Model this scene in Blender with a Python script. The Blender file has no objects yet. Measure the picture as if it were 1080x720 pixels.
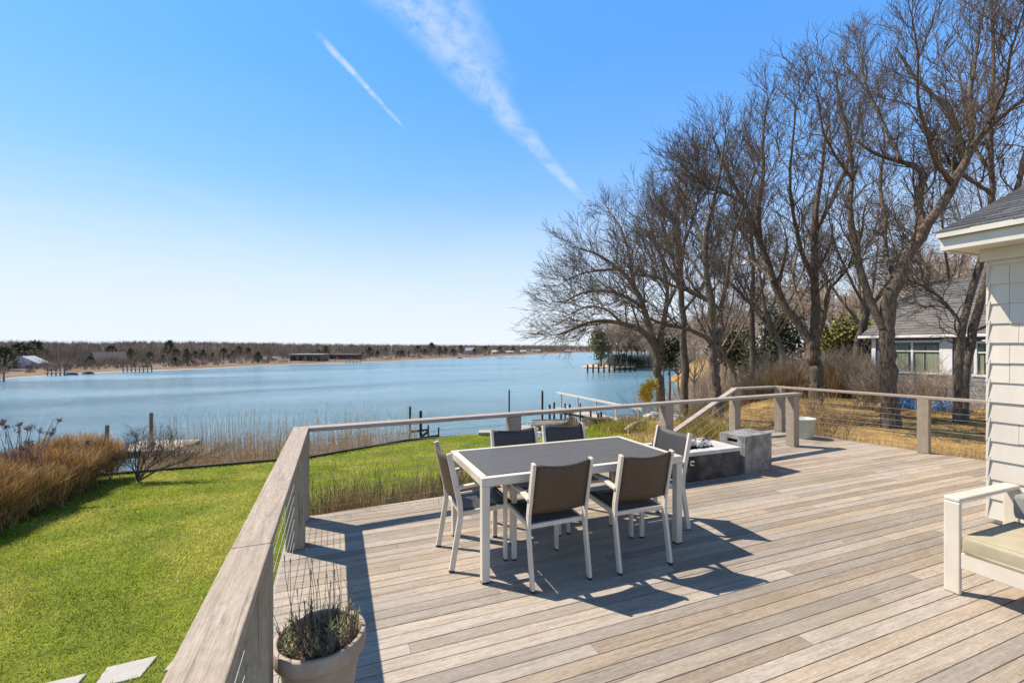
import bpy, bmesh, math, random
import numpy as np
from mathutils import Vector, Matrix, noise as mnoise

random.seed(7)
RNG = np.random.default_rng(11)
R = math.radians
col = bpy.context.scene.collection
scene = bpy.context.scene

# ------------------------------------------------------------------ camera
F, CX, CY, H = 470.0, 540.0, 365.0, 1.66
YAW = math.atan2(186, 470)
CS, SN = math.cos(YAW), math.sin(YAW)
cam_data = bpy.data.cameras.new("camera")
cam = bpy.data.objects.new("camera", cam_data)
col.objects.link(cam)
cam.location = (0, 0, H)
cam.rotation_euler = (R(90), 0, -YAW)
cam_data.sensor_width = 36
cam_data.lens = F / 1080 * 36
cam_data.shift_y = 5 / 1080
cam_data.clip_start = 0.05
cam_data.clip_end = 8000
scene.camera = cam

# ------------------------------------------------------------------ sun and sky
SUN_AZ = Vector((-0.73, 0.686, 0)).normalized()
SUN_EL = R(54)
SUN_STRENGTH, SKY_STRENGTH, EXPOSURE = 4.8, 0.115, 0.62
sun_vec = Vector((SUN_AZ.x * math.cos(SUN_EL), SUN_AZ.y * math.cos(SUN_EL), math.sin(SUN_EL)))
sd = bpy.data.lights.new("sun", 'SUN')
sd.energy = SUN_STRENGTH
sd.angle = R(0.53)
sd.color = (1.0, 0.90, 0.765)
so = bpy.data.objects.new("sun", sd)
col.objects.link(so)
so.rotation_euler = (-sun_vec).to_track_quat('-Z', 'Y').to_euler()
so.location = sun_vec * 40

vs = scene.view_settings
vs.view_transform = 'Standard'
vs.look = 'None'
vs.exposure = EXPOSURE
vs.gamma = 1
vs.use_curve_mapping = False

world = bpy.data.worlds.new("World")
scene.world = world
world.use_nodes = True


class NT:
    """small node-tree writer"""
    def __init__(self, tree):
        self.t = tree
        self.n = tree.nodes
        self.l = tree.links

    def new(self, kind, **kw):
        n = self.n.new(kind)
        for k, v in kw.items():
            if k in n.inputs:
                n.inputs[k].default_value = v
            else:
                setattr(n, k, v)
        return n

    def link(self, a, b):
        self.l.new(a, b)

    def put(self, sock, v):
        if hasattr(v, 'is_output'):
            self.l.new(v, sock)
        else:
            sock.default_value = v

    def math(self, op, a, b=None, c=None, clamp=False):
        n = self.n.new('ShaderNodeMath')
        n.operation = op
        n.use_clamp = clamp
        self.put(n.inputs[0], a)
        if b is not None:
            self.put(n.inputs[1], b)
        if c is not None:
            self.put(n.inputs[2], c)
        return n.outputs[0]

    def dot(self, a, vec):
        n = self.n.new('ShaderNodeVectorMath')
        n.operation = 'DOT_PRODUCT'
        self.l.new(a, n.inputs[0])
        n.inputs[1].default_value = vec
        return n.outputs['Value']

    def smooth(self, v, a, b, lo=0.0, hi=1.0):
        n = self.n.new('ShaderNodeMapRange')
        n.interpolation_type = 'SMOOTHSTEP'
        self.put(n.inputs[0], v)
        for i, x in enumerate((a, b, lo, hi)):
            self.put(n.inputs[i + 1], x)
        return n.outputs[0]

    def noise(self, vec, scale, detail=5, rough=0.55, dist=0.0):
        n = self.n.new('ShaderNodeTexNoise')
        if vec is not None:
            self.l.new(vec, n.inputs['Vector'])
        n.inputs['Scale'].default_value = scale
        n.inputs['Detail'].default_value = detail
        n.inputs['Roughness'].default_value = rough
        n.inputs['Distortion'].default_value = dist
        return n.outputs['Fac']

    def mapping(self, vec, scale=(1, 1, 1), rot=(0, 0, 0)):
        n = self.n.new('ShaderNodeMapping')
        self.l.new(vec, n.inputs['Vector'])
        n.inputs['Scale'].default_value = scale
        n.inputs['Rotation'].default_value = rot
        return n.outputs[0]

    def ramp(self, fac, stops):
        n = self.n.new('ShaderNodeValToRGB')
        self.l.new(fac, n.inputs[0])
        e = n.color_ramp.elements
        while len(e) < len(stops):
            e.new(0.5)
        for el, (p, c) in zip(e, stops):
            el.position = p
            el.color = (*c, 1)
        return n.outputs[0]

    def mix(self, fac, a, b, blend='MIX'):
        n = self.n.new('ShaderNodeMixRGB')
        n.blend_type = blend
        self.put(n.inputs[0], fac)
        for i, v in ((1, a), (2, b)):
            if isinstance(v, tuple):
                v = (*v, 1) if len(v) == 3 else v
            self.put(n.inputs[i], v)
        return n.outputs[0]


def cam_dir(px, py):
    X, Z = (px - CX) / F, -(py - CY) / F
    return Vector((X * CS + SN, -X * SN + CS, Z)).normalized()


def build_sky():
    t = NT(world.node_tree)
    bg = t.n.get('Background') or t.n.new('ShaderNodeBackground')
    out = t.n.get('World Output') or t.n.new('ShaderNodeOutputWorld')
    t.link(bg.outputs[0], out.inputs[0])
    sky = t.new('ShaderNodeTexSky')
    sky.sky_type = 'NISHITA'
    sky.sun_disc = False
    sky.sun_elevation = SUN_EL
    sky.sun_rotation = math.atan2(SUN_AZ.x, SUN_AZ.y)
    sky.altitude = 0
    sky.air_density = 1.0
    sky.dust_density = 0.25
    sky.ozone_density = 4.0
    hs = t.new('ShaderNodeHueSaturation')
    hs.inputs['Saturation'].default_value = 1.12
    hs.inputs['Value'].default_value = 1.45
    t.link(sky.outputs[0], hs.inputs['Color'])
    tc = t.new('ShaderNodeTexCoord')
    d = tc.outputs['Generated']
    sep = t.new('ShaderNodeSeparateXYZ')
    t.link(d, sep.inputs[0])
    el = sep.outputs[2]
    # pale band towards the horizon
    cur = t.mix(1.0, hs.outputs[0], (0.60, 0.97, 1.19), 'MULTIPLY')
    cur = t.mix(0.62, cur, (0.78, 2.42, 5.7))
    cur = t.mix(t.smooth(el, -0.05, 0.56, 0.97, 0.0), cur, (3.05, 4.2, 5.65))
    cur = t.mix(t.smooth(el, -0.02, 0.34, 0.85, 0.0), cur, (5.3, 5.65, 5.95))
    # deep zenith: clear sky darkens overhead, deepened above the view to cut fill light
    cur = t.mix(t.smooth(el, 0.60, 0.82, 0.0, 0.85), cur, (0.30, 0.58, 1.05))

    def streak(cur, A, B, wA, wB, amount, fade, grain, warp):
        a, b = cam_dir(*A), cam_dir(*B)
        n = a.cross(b).normalized()
        tv = (b - a).normalized()
        la, lb = a.dot(tv), b.dot(tv)
        along = t.smooth(t.dot(d, tuple(tv)), la, lb)
        w1 = t.math('SUBTRACT', t.noise(d, warp, 4), 0.5)
        off = t.math('ADD', t.dot(d, tuple(n)), t.math('MULTIPLY', w1, t.math('MULTIPLY_ADD', along, (wB - wA) * .8, wA * .9)))
        width = t.math('ADD', wA, t.math('MULTIPLY', along, wB - wA))
        rel = t.math('DIVIDE', t.math('ABSOLUTE', off), width)
        core = t.smooth(rel, 0.15, 1.0, 1.0, 0.0)
        ends = t.smooth(t.dot(d, tuple(tv)), lb - fade, lb, 1.0, 0.0)
        starts = t.smooth(t.dot(d, tuple(tv)), la - fade, la + fade * .3, 0.0, 1.0)
        g = t.smooth(t.noise(t.mapping(d, (1, 1, 1.6)), grain, 7, 0.62, 0.4), 0.24, 0.70)
        m = t.math('MULTIPLY', t.math('MULTIPLY', core, ends), t.math('MULTIPLY', g, starts))
        m = t.math('MULTIPLY', m, amount, clamp=True)
        return t.mix(m, cur, (5.0, 5.3, 5.8))
    cur = streak(cur, (388, -40), (640, 236), 0.060, 0.009, 0.44, 0.14, 24, 6)
    cur = streak(cur, (446, -30), (556, 120), 0.075, 0.03, 0.34, 0.2, 20, 6)
    cur = streak(cur, (347, 49), (429, 138), 0.0085, 0.0045, 0.6, 0.035, 30, 8)
    # thin high veil
    v = t.noise(t.mapping(d, (1.3, 1.3, 6)), 2.2, 6, 0.6, 0.6)
    low = t.smooth(el, 0.0, 0.42, 1.0, 0.05)
    veil = t.math('MULTIPLY', t.smooth(v, 0.38, 0.72), t.math('MULTIPLY', low, 0.30))
    cur = t.mix(veil, cur, (4.7, 5.0, 5.4))
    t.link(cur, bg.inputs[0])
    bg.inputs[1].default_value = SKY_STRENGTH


build_sky()


# ------------------------------------------------------------------ pixel <-> world helpers
def at(px, py, Y):
    X, Z = (px - CX) / F * Y, H - (py - CY) / F * Y
    return Vector((X * CS + Y * SN, -X * SN + Y * CS, Z))


def on(px, py, z):
    return at(px, py, F * (H - z) / (py - CY))


def cam2w(X, Y, z=0.0):
    return Vector((X * CS + Y * SN, -X * SN + Y * CS, z))


# ------------------------------------------------------------------ object helpers
def tag(o, label=None, cat=None, group=None, kind=None):
    if label:
        o['label'] = label
    if cat:
        o['category'] = cat
    if group:
        o['group'] = group
    if kind:
        o['kind'] = kind
    return o


def empty(name, loc=(0, 0, 0), rz=0.0, label=None, cat=None, group=None):
    o = bpy.data.objects.new(name, None)
    o.empty_display_size = 0.1
    o.location = loc
    o.rotation_euler = (0, 0, rz)
    col.objects.link(o)
    return tag(o, label, cat, group)


def copy_tree(o, parent=None):
    c = o.copy()
    col.objects.link(c)
    if parent is not None:
        c.parent = parent
    for ch in o.children:
        copy_tree(ch, c)
    return c


def np_mesh(name, v, f, mat, parent=None, smooth=False):
    """v (n,3), f (m,3|4) -> one mesh object"""
    v = np.ascontiguousarray(v, dtype=np.float32)
    f = np.ascontiguousarray(f, dtype=np.int32)
    k = f.shape[1]
    me = bpy.data.meshes.new(name)
    me.vertices.add(len(v))
    me.vertices.foreach_set('co', v.ravel())
    me.loops.add(f.size)
    me.loops.foreach_set('vertex_index', f.ravel())
    me.polygons.add(len(f))
    me.polygons.foreach_set('loop_start', np.arange(0, f.size, k, dtype=np.int32))
    me.polygons.foreach_set('loop_total', np.full(len(f), k, dtype=np.int32))
    if smooth:
        me.polygons.foreach_set('use_smooth', np.ones(len(f), dtype=bool))
    me.update()
    me.validate()
    me.materials.append(mat)
    o = bpy.data.objects.new(name, me)
    col.objects.link(o)
    if parent is not None:
        o.parent = parent
    return o


class MB:
    def __init__(self):
        self.v, self.f = [], []

    def add(self, vs_, fs_):
        n = len(self.v)
        self.v += [tuple(x) for x in vs_]
        self.f += [tuple(i + n for i in q) for q in fs_]
        return self

    def box(self, c, s, rot=None):
        x, y, z = s[0] / 2, s[1] / 2, s[2] / 2
        p = [Vector((a * x, b * y, d * z)) for d in (-1, 1) for a, b in ((-1, -1), (1, -1), (1, 1), (-1, 1))]
        if rot is not None:
            p = [rot @ q for q in p]
        c = Vector(c)
        return self.add([q + c for q in p],
                        [(3, 2, 1, 0), (4, 5, 6, 7), (0, 1, 5, 4), (1, 2, 6, 5), (2, 3, 7, 6), (3, 0, 4, 7)])

    def bar(self, p, q, w, h, up=(0, 0, 1)):
        """box beam from p to q, w across, h along up"""
        p, q = Vector(p), Vector(q)
        d = (q - p)
        L = d.length
        d.normalize()
        side = d.cross(Vector(up))
        if side.length < 1e-4:
            side = d.cross(Vector((0, 1, 0)))
        side.normalize()
        u = side.cross(d)
        m = Matrix((d, side, u)).transposed()
        return self.box((p + q) / 2, (L, w, h), m)

    def tube(self, pts, rad, n=8, cap=True):
        pts = [Vector(p) for p in pts]
        if not hasattr(rad, '__len__'):
            rad = [rad] * len(pts)
        vs_, fs_ = [], []
        for i, p in enumerate(pts):
            d = (pts[min(i + 1, len(pts) - 1)] - pts[max(i - 1, 0)]).normalized()
            a = Vector((0, 0, 1)) if abs(d.z) < 0.9 else Vector((1, 0, 0))
            s = d.cross(a).normalized()
            u = s.cross(d)
            for k in range(n):
                t = 2 * math.pi * k / n
                vs_.append(p + (s * math.cos(t) + u * math.sin(t)) * rad[i])
        for i in range(len(pts) - 1):
            for k in range(n):
                a, b = i * n + k, i * n + (k + 1) % n
                fs_.append((a, b, b + n, a + n))
        if cap:
            fs_.append(tuple(range(n))[::-1])
            fs_.append(tuple(range((len(pts) - 1) * n, len(pts) * n)))
        return self.add(vs_, fs_)

    def lathe(self, prof, n=32, c=(0, 0, 0), jit=0):
        vs_, fs_ = [], []
        for r, z in prof:
            for k in range(n):
                t = 2 * math.pi * k / n
                vs_.append((c[0] + r * math.cos(t), c[1] + r * math.sin(t), c[2] + z))
        for i in range(len(prof) - 1):
            for k in range(n):
                a, b = i * n + k, i * n + (k + 1) % n
                fs_.append((a, b, b + n, a + n))
        return self.add(vs_, fs_)

    def prism(self, poly, z0, z1):
        n = len(poly)
        vs_ = [(p[0], p[1], z0) for p in poly] + [(p[0], p[1], z1) for p in poly]
        fs_ = [tuple(range(n))[::-1], tuple(range(n, 2 * n))]
        fs_ += [(i, (i + 1) % n, (i + 1) % n + n, i + n) for i in range(n)]
        return self.add(vs_, fs_)

    def build(self, name, mat, parent=None, bevel=0.0, smooth=False, seg=2):
        me = bpy.data.meshes.new(name)
        me.from_pydata(self.v, [], self.f)
        me.materials.append(mat)
        if smooth:
            for p in me.polygons:
                p.use_smooth = True
        me.update()
        o = bpy.data.objects.new(name, me)
        col.objects.link(o)
        if parent is not None:
            o.parent = parent
        if bevel:
            m = o.modifiers.new("bevel", 'BEVEL')
            m.width = bevel
            m.segments = seg
            m.limit_method = 'ANGLE'
            m.angle_limit = R(40)
        return o


# ------------------------------------------------------------------ materials
def new_mat(name):
    m = bpy.data.materials.new(name)
    m.use_nodes = True
    t = NT(m.node_tree)
    b = t.n.get('Principled BSDF')
    return m, t, b


def M(name, c1, c2, scale=8.0, rough=0.6, bump=0.0, stretch=(1, 1, 1), island=0.0, metallic=0.0,
      spec=0.4, detail=6, lo=0.3, hi=0.7, c3=None, bscale=None, translucent=0.0, big=None, hue=0.0):
    m, t, b = new_mat(name)
    tc = t.new('ShaderNodeTexCoord')
    vec = t.mapping(tc.outputs['Object'], stretch)
    fac = t.noise(vec, scale, detail, 0.6)
    stops = [(lo, c1), (hi, c2)] if c3 is None else [(lo, c1), ((lo + hi) / 2, c2), (hi, c3)]
    c = t.ramp(fac, stops)
    if big:                                    # large blotches: (scale, colour, amount)
        g = t.smooth(t.noise(tc.outputs['Object'], big[0], 4), 0.42, 0.68)
        c = t.mix(t.math('MULTIPLY', g, big[2]), c, big[1])
    if island:
        geo = t.new('ShaderNodeNewGeometry')
        hs = t.new('ShaderNodeHueSaturation')
        t.link(c, hs.inputs['Color'])
        t.link(t.smooth(geo.outputs['Random Per Island'], 0, 1, 1 - island, 1 + island), hs.inputs['Value'])
        if hue:
            r2 = t.math('FRACT', t.math('MULTIPLY', geo.outputs['Random Per Island'], 37.3))
            t.link(t.smooth(r2, 0, 1, .5 - hue, .5 + hue), hs.inputs['Hue'])
        c = hs.outputs[0]
    t.link(c, b.inputs['Base Color'])
    b.inputs['Roughness'].default_value = rough
    b.inputs['Metallic'].default_value = metallic
    b.inputs['Specular IOR Level'].default_value = spec
    if bump:
        bn = t.new('ShaderNodeBump')
        bn.inputs['Strength'].default_value = bump
        bn.inputs['Distance'].default_value = 0.01
        t.link(t.noise(vec, bscale or scale * 2, detail, 0.65), bn.inputs['Height'])
        t.link(bn.outputs[0], b.inputs['Normal'])
    if translucent:
        tr = t.new('ShaderNodeBsdfTranslucent')
        t.link(c, tr.inputs[0])
        mx = t.new('ShaderNodeMixShader')
        mx.inputs[0].default_value = translucent
        t.link(b.outputs[0], mx.inputs[1])
        t.link(tr.outputs[0], mx.inputs[2])
        t.link(mx.outputs[0], t.n['Material Output'].inputs[0])
    return m


def wood(name, dark, mid, light, axis, island=0.2, blot=(0.9, (0.2, .17, .14), .3), tint=None, rough=0.75, knots=False):
    """weathered boards with the grain along axis (0,1,2)"""
    m, t, b = new_mat(name)
    tc = t.new('ShaderNodeTexCoord')
    geo = t.new('ShaderNodeNewGeometry')
    ri = geo.outputs['Random Per Island']
    off = t.new('ShaderNodeCombineXYZ')
    for i, k in enumerate((13.0, 29.0, 7.0)):
        t.link(t.math('MULTIPLY', ri, k), off.inputs[i])
    add = t.new('ShaderNodeVectorMath')
    add.operation = 'ADD'
    t.link(tc.outputs['Object'], add.inputs[0])
    t.link(off.outputs[0], add.inputs[1])
    v0 = add.outputs[0]
    st = [1.0, 1.0, 1.0]
    st[axis] = 0.045
    s2 = [1.0, 1.0, 1.0]
    s2[axis] = 0.2
    fine = t.noise(t.mapping(v0, st), 190, 4, 0.7, 0.2)
    s2[axis] = 0.05
    mid_n = t.noise(t.mapping(v0, s2), 42, 5, 0.65, 0.5)
    s3 = [1.0, 1.0, 1.0]
    s3[axis] = 0.45
    spk = t.noise(t.mapping(v0, s3), 55, 6, 0.75)
    fac = t.math('ADD', t.math('ADD', t.math('MULTIPLY', fine, 0.38), t.math('MULTIPLY', mid_n, 0.30)), t.math('MULTIPLY', spk, 0.32))
    c = t.ramp(fac, [(0.33, dark), (0.5, mid), (0.66, light)])
    crack = t.smooth(t.noise(t.mapping(v0, [x * .5 if x < 1 else x for x in st]), 60, 3, 0.5), 0.64, 0.72)
    c = t.mix(t.math('MULTIPLY', crack, 0.55), c, tuple(x * .35 for x in dark))
    if knots:
        vn = t.new('ShaderNodeTexVoronoi')
        sk = [1.0, 1.0, 1.0]
        sk[axis] = 0.5
        t.link(t.mapping(tc.outputs['Object'], sk), vn.inputs['Vector'])
        vn.inputs['Scale'].default_value = 3.2
        k = t.smooth(vn.outputs['Distance'], 0.02, 0.075, 1, 0)
        c = t.mix(t.math('MULTIPLY', k, .75), c, tuple(x * .4 for x in dark))
    g = t.smooth(t.noise(tc.outputs['Object'], blot[0], 4, 0.6, 0.5), 0.48, 0.7)
    c = t.mix(t.math('MULTIPLY', g, blot[2]), c, blot[1])
    if tint:
        for (sc, colr, amt) in tint:
            g2 = t.smooth(t.noise(tc.outputs['Object'], sc, 3, 0.5, 0.4), 0.55, 0.72)
            c = t.mix(t.math('MULTIPLY', g2, amt), c, colr)
    hs = t.new('ShaderNodeHueSaturation')
    t.link(c, hs.inputs['Color'])
    t.link(t.smooth(ri, 0, 1, 1 - island, 1 + island), hs.inputs['Value'])
    r2 = t.math('FRACT', t.math('MULTIPLY', ri, 53.7))
    t.link(t.smooth(r2, 0, 1, 0.78, 1.12), hs.inputs['Saturation'])
    t.link(hs.outputs[0], b.inputs['Base Color'])
    b.inputs['Roughness'].default_value = rough
    b.inputs['Specular IOR Level'].default_value = 0.3
    bn = t.new('ShaderNodeBump')
    bn.inputs['Strength'].default_value = 0.35
    bn.inputs['Distance'].default_value = 0.004
    t.link(fac, bn.inputs['Height'])
    t.link(bn.outputs[0], b.inputs['Normal'])
    return m


def weave(name, c1, c2, su, sv, rough=0.5, spec=0.4):
    """woven strap panel; object coords, strips along x and z/y"""
    m, t, b = new_mat(name)
    tc = t.new('ShaderNodeTexCoord')
    sep = t.new('ShaderNodeSeparateXYZ')
    t.link(tc.outputs['Object'], sep.inputs[0])
    u = sep.outputs[0]
    vv = t.math('ADD', sep.outputs[1], sep.outputs[2])
    a = t.math('SINE', t.math('MULTIPLY', u, su))
    bb = t.math('SINE', t.math('MULTIPLY', vv, sv))
    p = t.math('MULTIPLY', a, bb)
    h = t.smooth(p, -0.8, 0.8)
    band = t.smooth(t.math('SINE', t.math('MULTIPLY', vv, sv * 2)), -1, 1)
    n = t.noise(t.mapping(tc.outputs['Object'], (3, 30, 30)), 6, 4)
    f = t.math('ADD', t.math('MULTIPLY', h, 0.5), t.math('ADD', t.math('MULTIPLY', band, .2), t.math('MULTIPLY', n, 0.35)))
    c = t.ramp(f, [(0.25, c1), (0.75, c2)])
    t.link(c, b.inputs['Base Color'])
    b.inputs['Roughness'].default_value = rough
    b.inputs['Specular IOR Level'].default_value = spec
    bn = t.new('ShaderNodeBump')
    bn.inputs['Strength'].default_value = 0.6
    bn.inputs['Distance'].default_value = 0.003
    t.link(h, bn.inputs['Height'])
    t.link(bn.outputs[0], b.inputs['Normal'])
    return m


MT = {}
MT['deck'] = wood('deck_wood', (.165, .125, .09), (.322, .265, .206), (.455, .39, .318), 0, island=.20,
                  blot=(0.8, (.22, .175, .13), .5), tint=[(0.8, (.36, .31, .19), .2), (1.7, (.20, .17, .145), .34)])
MT['rail_y'] = wood('rail_wood', (.15, .115, .088), (.355, .295, .24), (.52, .45, .375), 1, island=.06, knots=True, blot=(1.4, (.33, .27, .21), .35))
MT['rail_x'] = wood('rail_wood_across', (.21, .175, .145), (.36, .31, .27), (.49, .44, .39), 0, island=.1, blot=(1.4, (.31, .26, .21), .35))
MT['post'] = wood('post_wood', (.21, .17, .13), (.34, .285, .23), (.46, .40, .335), 2, island=.1, knots=True, blot=(2.5, (.26, .2, .14), .4))
MT['steel'] = M('cable_steel', (.26, .25, .23), (.36, .35, .33), 30, .6, metallic=0.0)
MT['white_metal'] = M('white_powder_coat', (.60, .535, .435), (.67, .605, .505), 9, .38, bump=.02, spec=.5, big=(4, (.48, .43, .36), .3))
MT['rubber'] = M('black_rubber', (.012, .012, .012), (.03, .03, .03), 30, .7)
MT['weave_brown'] = weave('brown_weave', (.016, .010, .007), (.15, .098, .06), 330, 300)
MT['weave_grey'] = weave('grey_weave', (.10, .10, .098), (.27, .265, .255), 420, 420)
MT['weave_dark'] = weave('dark_weave', (.010, .010, .011), (.085, .082, .078), 330, 300, rough=.45)
MT['table_weave'] = weave('table_weave', (.028, .027, .025), (.175, .166, .15), 260, 240, rough=.5, spec=.4)
# ------------------------------------------------------------------ water, ground, far land
WZ = -5.0


def water_mat():
    m, t, b = new_mat('water')
    tc = t.new('ShaderNodeTexCoord')
    o = tc.outputs['Object']
    n1 = t.noise(t.mapping(o, (.5, 1.0, 1), (0, 0, .5)), 2.3, 8, 0.72, 0.8)
    n2 = t.noise(t.mapping(o, (.35, 1.0, 1), (0, 0, .35)), 0.16, 4, 0.6, 0.5)
    big = t.noise(t.mapping(o, (.25, 1.0, 1), (0, 0, .3)), 0.03, 4, 0.6, 0.8)
    h = t.math('ADD', t.math('MULTIPLY', n1, 1.3), t.math('MULTIPLY', n2, 1.4))
    bn = t.new('ShaderNodeBump')
    bn.inputs['Strength'].default_value = 0.8
    bn.inputs['Distance'].default_value = 0.36
    t.link(h, bn.inputs['Height'])
    t.link(bn.outputs[0], b.inputs['Normal'])
    c = t.ramp(big, [(.35, (.10, .215, .285)), (.65, (.15, .29, .36))])
    t.link(c, b.inputs['Base Color'])
    t.link(t.smooth(big, .35, .65, .12, .24), b.inputs['Roughness'])
    b.inputs['IOR'].default_value = 1.33
    b.inputs['Specular IOR Level'].default_value = 0.5
    return m


MT['water'] = water_mat()
MT['earth'] = M('lawn_earth', (.055, .075, .014), (.115, .15, .028), 6, .95, bump=.4, big=(.7, (.17, .17, .045), .35))
MT['yard'] = M('dry_yard', (.20, .125, .045), (.36, .25, .10), 2.2, .95, bump=.4, big=(.5, (.12, .085, .03), .5), c3=(.42, .31, .14))


def smoothstep(x, a, b):
    u = np.clip((x - a) / (b - a), 0, 1)
    return u * u * (3 - 2 * u)


SHORE = [(-90, 12.3), (-5, 12.75), (-.7, 12.75), (2.07, 14), (4.9, 14.4), (6.6, 16.2), (11.0, 20.0), (13.2, 18.9), (15.5, 18.6),
         (18.0, 21.5), (24.5, 26.5), (40, 42), (70, 80), (115, 92), (420, 260), (420, -200), (-90, -200)]


def shore_dist(x, y):
    """signed distance, positive inland"""
    p = np.array(SHORE)
    d = np.full(x.shape, 1e9)
    inside = np.zeros(x.shape, dtype=bool)
    for i in range(len(p)):
        a, b = p[i], p[(i + 1) % len(p)]
        ab = b - a
        u = np.clip(((x - a[0]) * ab[0] + (y - a[1]) * ab[1]) / (ab @ ab), 0, 1)
        d = np.minimum(d, np.hypot(x - a[0] - u * ab[0], y - a[1] - u * ab[1]))
        c = ((a[1] > y) != (b[1] > y))
        with np.errstate(divide='ignore', invalid='ignore'):
            xi = (b[0] - a[0]) * (y - a[1]) / (b[1] - a[1]) + a[0]
        inside ^= c & (x < xi)
    return np.where(inside, d, -d)


def ground_z(x, y):
    x, y = np.asarray(x, float), np.asarray(y, float)
    d = shore_dist(x, y)
    left = -0.75 - 0.5 * smoothstep(y, 3.5, 13.0)
    right = -0.66 - 0.25 * smoothstep(y, 14, 30)
    w = smoothstep(x, 3.0, 9.0)
    z = left * (1 - w) + right * w
    lk = smoothstep(x, 3.5, 9.0)
    k = np.exp(np.log(30.0) * (1 - lk) + np.log(0.80) * lk)
    z = np.minimum(z, -4.7 + d * k)
    sl = smoothstep(x, 3.6, 6.6) * (1 - smoothstep(x, 11.5, 17))
    z = np.where(y > 11.5, np.minimum(z, z * (1 - sl) + sl * (-.92 - (y - 11.5) * .31)), z)
    far = smoothstep(np.hypot(x, y), 60, 300) * 3.0
    z = np.where(d > 12, z + far, z)
    return np.maximum(z, -6.5)


def gz(x, y):
    return float(ground_z(np.array([x]), np.array([y]))[0])


def land_region(x, y):
    """1 where the green lawn is"""
    return smoothstep(x, 7.2, 5.0) if False else np.clip((6.6 - x + 0.25 * (y - 9)) / 1.6, 0, 1)


def lawn_mask(x, y):
    edge = 6.2 + .25 * (y - 9) + np.where(y > 9, 1.8, 0) * smoothstep(y, 9, 12) + .7 * np.sin(y * .9)
    return smoothstep(edge - x, -1.4, 1.4)


def ground_mat():
    m, t, b = new_mat('ground_cover')
    tc = t.new('ShaderNodeTexCoord')
    o = tc.outputs['Object']
    a = t.new('ShaderNodeAttribute')
    a.attribute_name = 'lawn'
    n1 = t.noise(o, 6, 6, .6)
    n2 = t.noise(o, 2.2, 6, .65)
    n3 = t.noise(o, .55, 4, .6)
    green = t.ramp(n1, [(.3, (.08, .11, .012)), (.7, (.17, .21, .028))])
    green = t.mix(t.math('MULTIPLY', t.smooth(n3, .45, .7), .45), green, (.21, .20, .05))
    green = t.mix(t.math('MULTIPLY', t.smooth(n2, .56, .75), .5), green, (.20, .16, .07))
    dry = t.ramp(n2, [(.3, (.17, .10, .035)), (.5, (.34, .21, .07)), (.7, (.45, .31, .12))])
    dry = t.mix(t.math('MULTIPLY', t.smooth(n3, .42, .68), .6), dry, (.12, .08, .035))
    k = t.smooth(t.math('ADD', a.outputs['Fac'], t.math('MULTIPLY', t.math('SUBTRACT', n2, .5), .9)), .35, .65)
    t.link(t.mix(k, dry, green), b.inputs['Base Color'])
    b.inputs['Roughness'].default_value = .95
    b.inputs['Specular IOR Level'].default_value = .2
    bn = t.new('ShaderNodeBump')
    bn.inputs['Strength'].default_value = .5
    bn.inputs['Distance'].default_value = .03
    t.link(n1, bn.inputs['Height'])
    t.link(bn.outputs[0], b.inputs['Normal'])
    return m


def make_ground():
    gx = np.concatenate([np.linspace(-90, -10, 30), np.linspace(-9.6, 14, 95), np.linspace(14.5, 60, 60), np.linspace(65, 420, 40)])
    gy = np.concatenate([np.linspace(-200, -6, 22), np.linspace(-5.6, 20, 104), np.linspace(20.5, 60, 60), np.linspace(63, 260, 45)])
    X, Y = np.meshgrid(gx, gy)
    Z = ground_z(X, Y)
    rough = np.vectorize(lambda a, b: mnoise.noise((a * .8, b * .8, 0)))(X, Y)
    Z = Z + rough * 0.09 * (X > 7)
    v = np.stack([X, Y, Z], -1).reshape(-1, 3)
    ny, nx = X.shape
    i = np.arange(ny * nx).reshape(ny, nx)
    f = np.stack([i[:-1, :-1], i[:-1, 1:], i[1:, 1:], i[1:, :-1]], -1).reshape(-1, 4)
    o = np_mesh('ground', v, f, ground_mat(), smooth=True)
    at_ = o.data.attributes.new('lawn', 'FLOAT', 'POINT')
    at_.data.foreach_set('value', lawn_mask(v[:, 0], v[:, 1]).astype(np.float32))
    tag(o, 'green lawn sloping to the water and golden dormant yard under the trees', 'ground', kind='structure')


make_ground()
wm = MB().add([(-1500, 6, WZ), (4000, 6, WZ), (4000, 5000, WZ), (-1500, 5000, WZ)], [(0, 1, 2, 3)]) \
    .build('water', MT['water'])
tag(wm, 'wide blue tidal cove with small ripples', 'water', kind='structure')

# far shore: columns of rows running inland
SHORE_FAR = [(-420, 425), (-200, 410), (0, 399.5), (40, 396.5), (100, 393), (200, 389.3), (260, 386.2), (320, 384), (400, 381.4),
             (450, 379), (500, 377), (540, 375), (560, 373.8), (590, 372.4), (640, 371.2), (720, 370.6), (900, 370.2), (1200, 370)]
RIDGE = [(-420, 362), (-60, 361), (30, 361.5), (90, 362.5), (170, 361.5), (230, 362), (330, 364), (450, 365.2), (560, 366), (640, 367), (1200, 368)]


def lerp_table(tab, x):
    return np.interp(x, [a for a, _ in tab], [b for _, b in tab])


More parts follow.
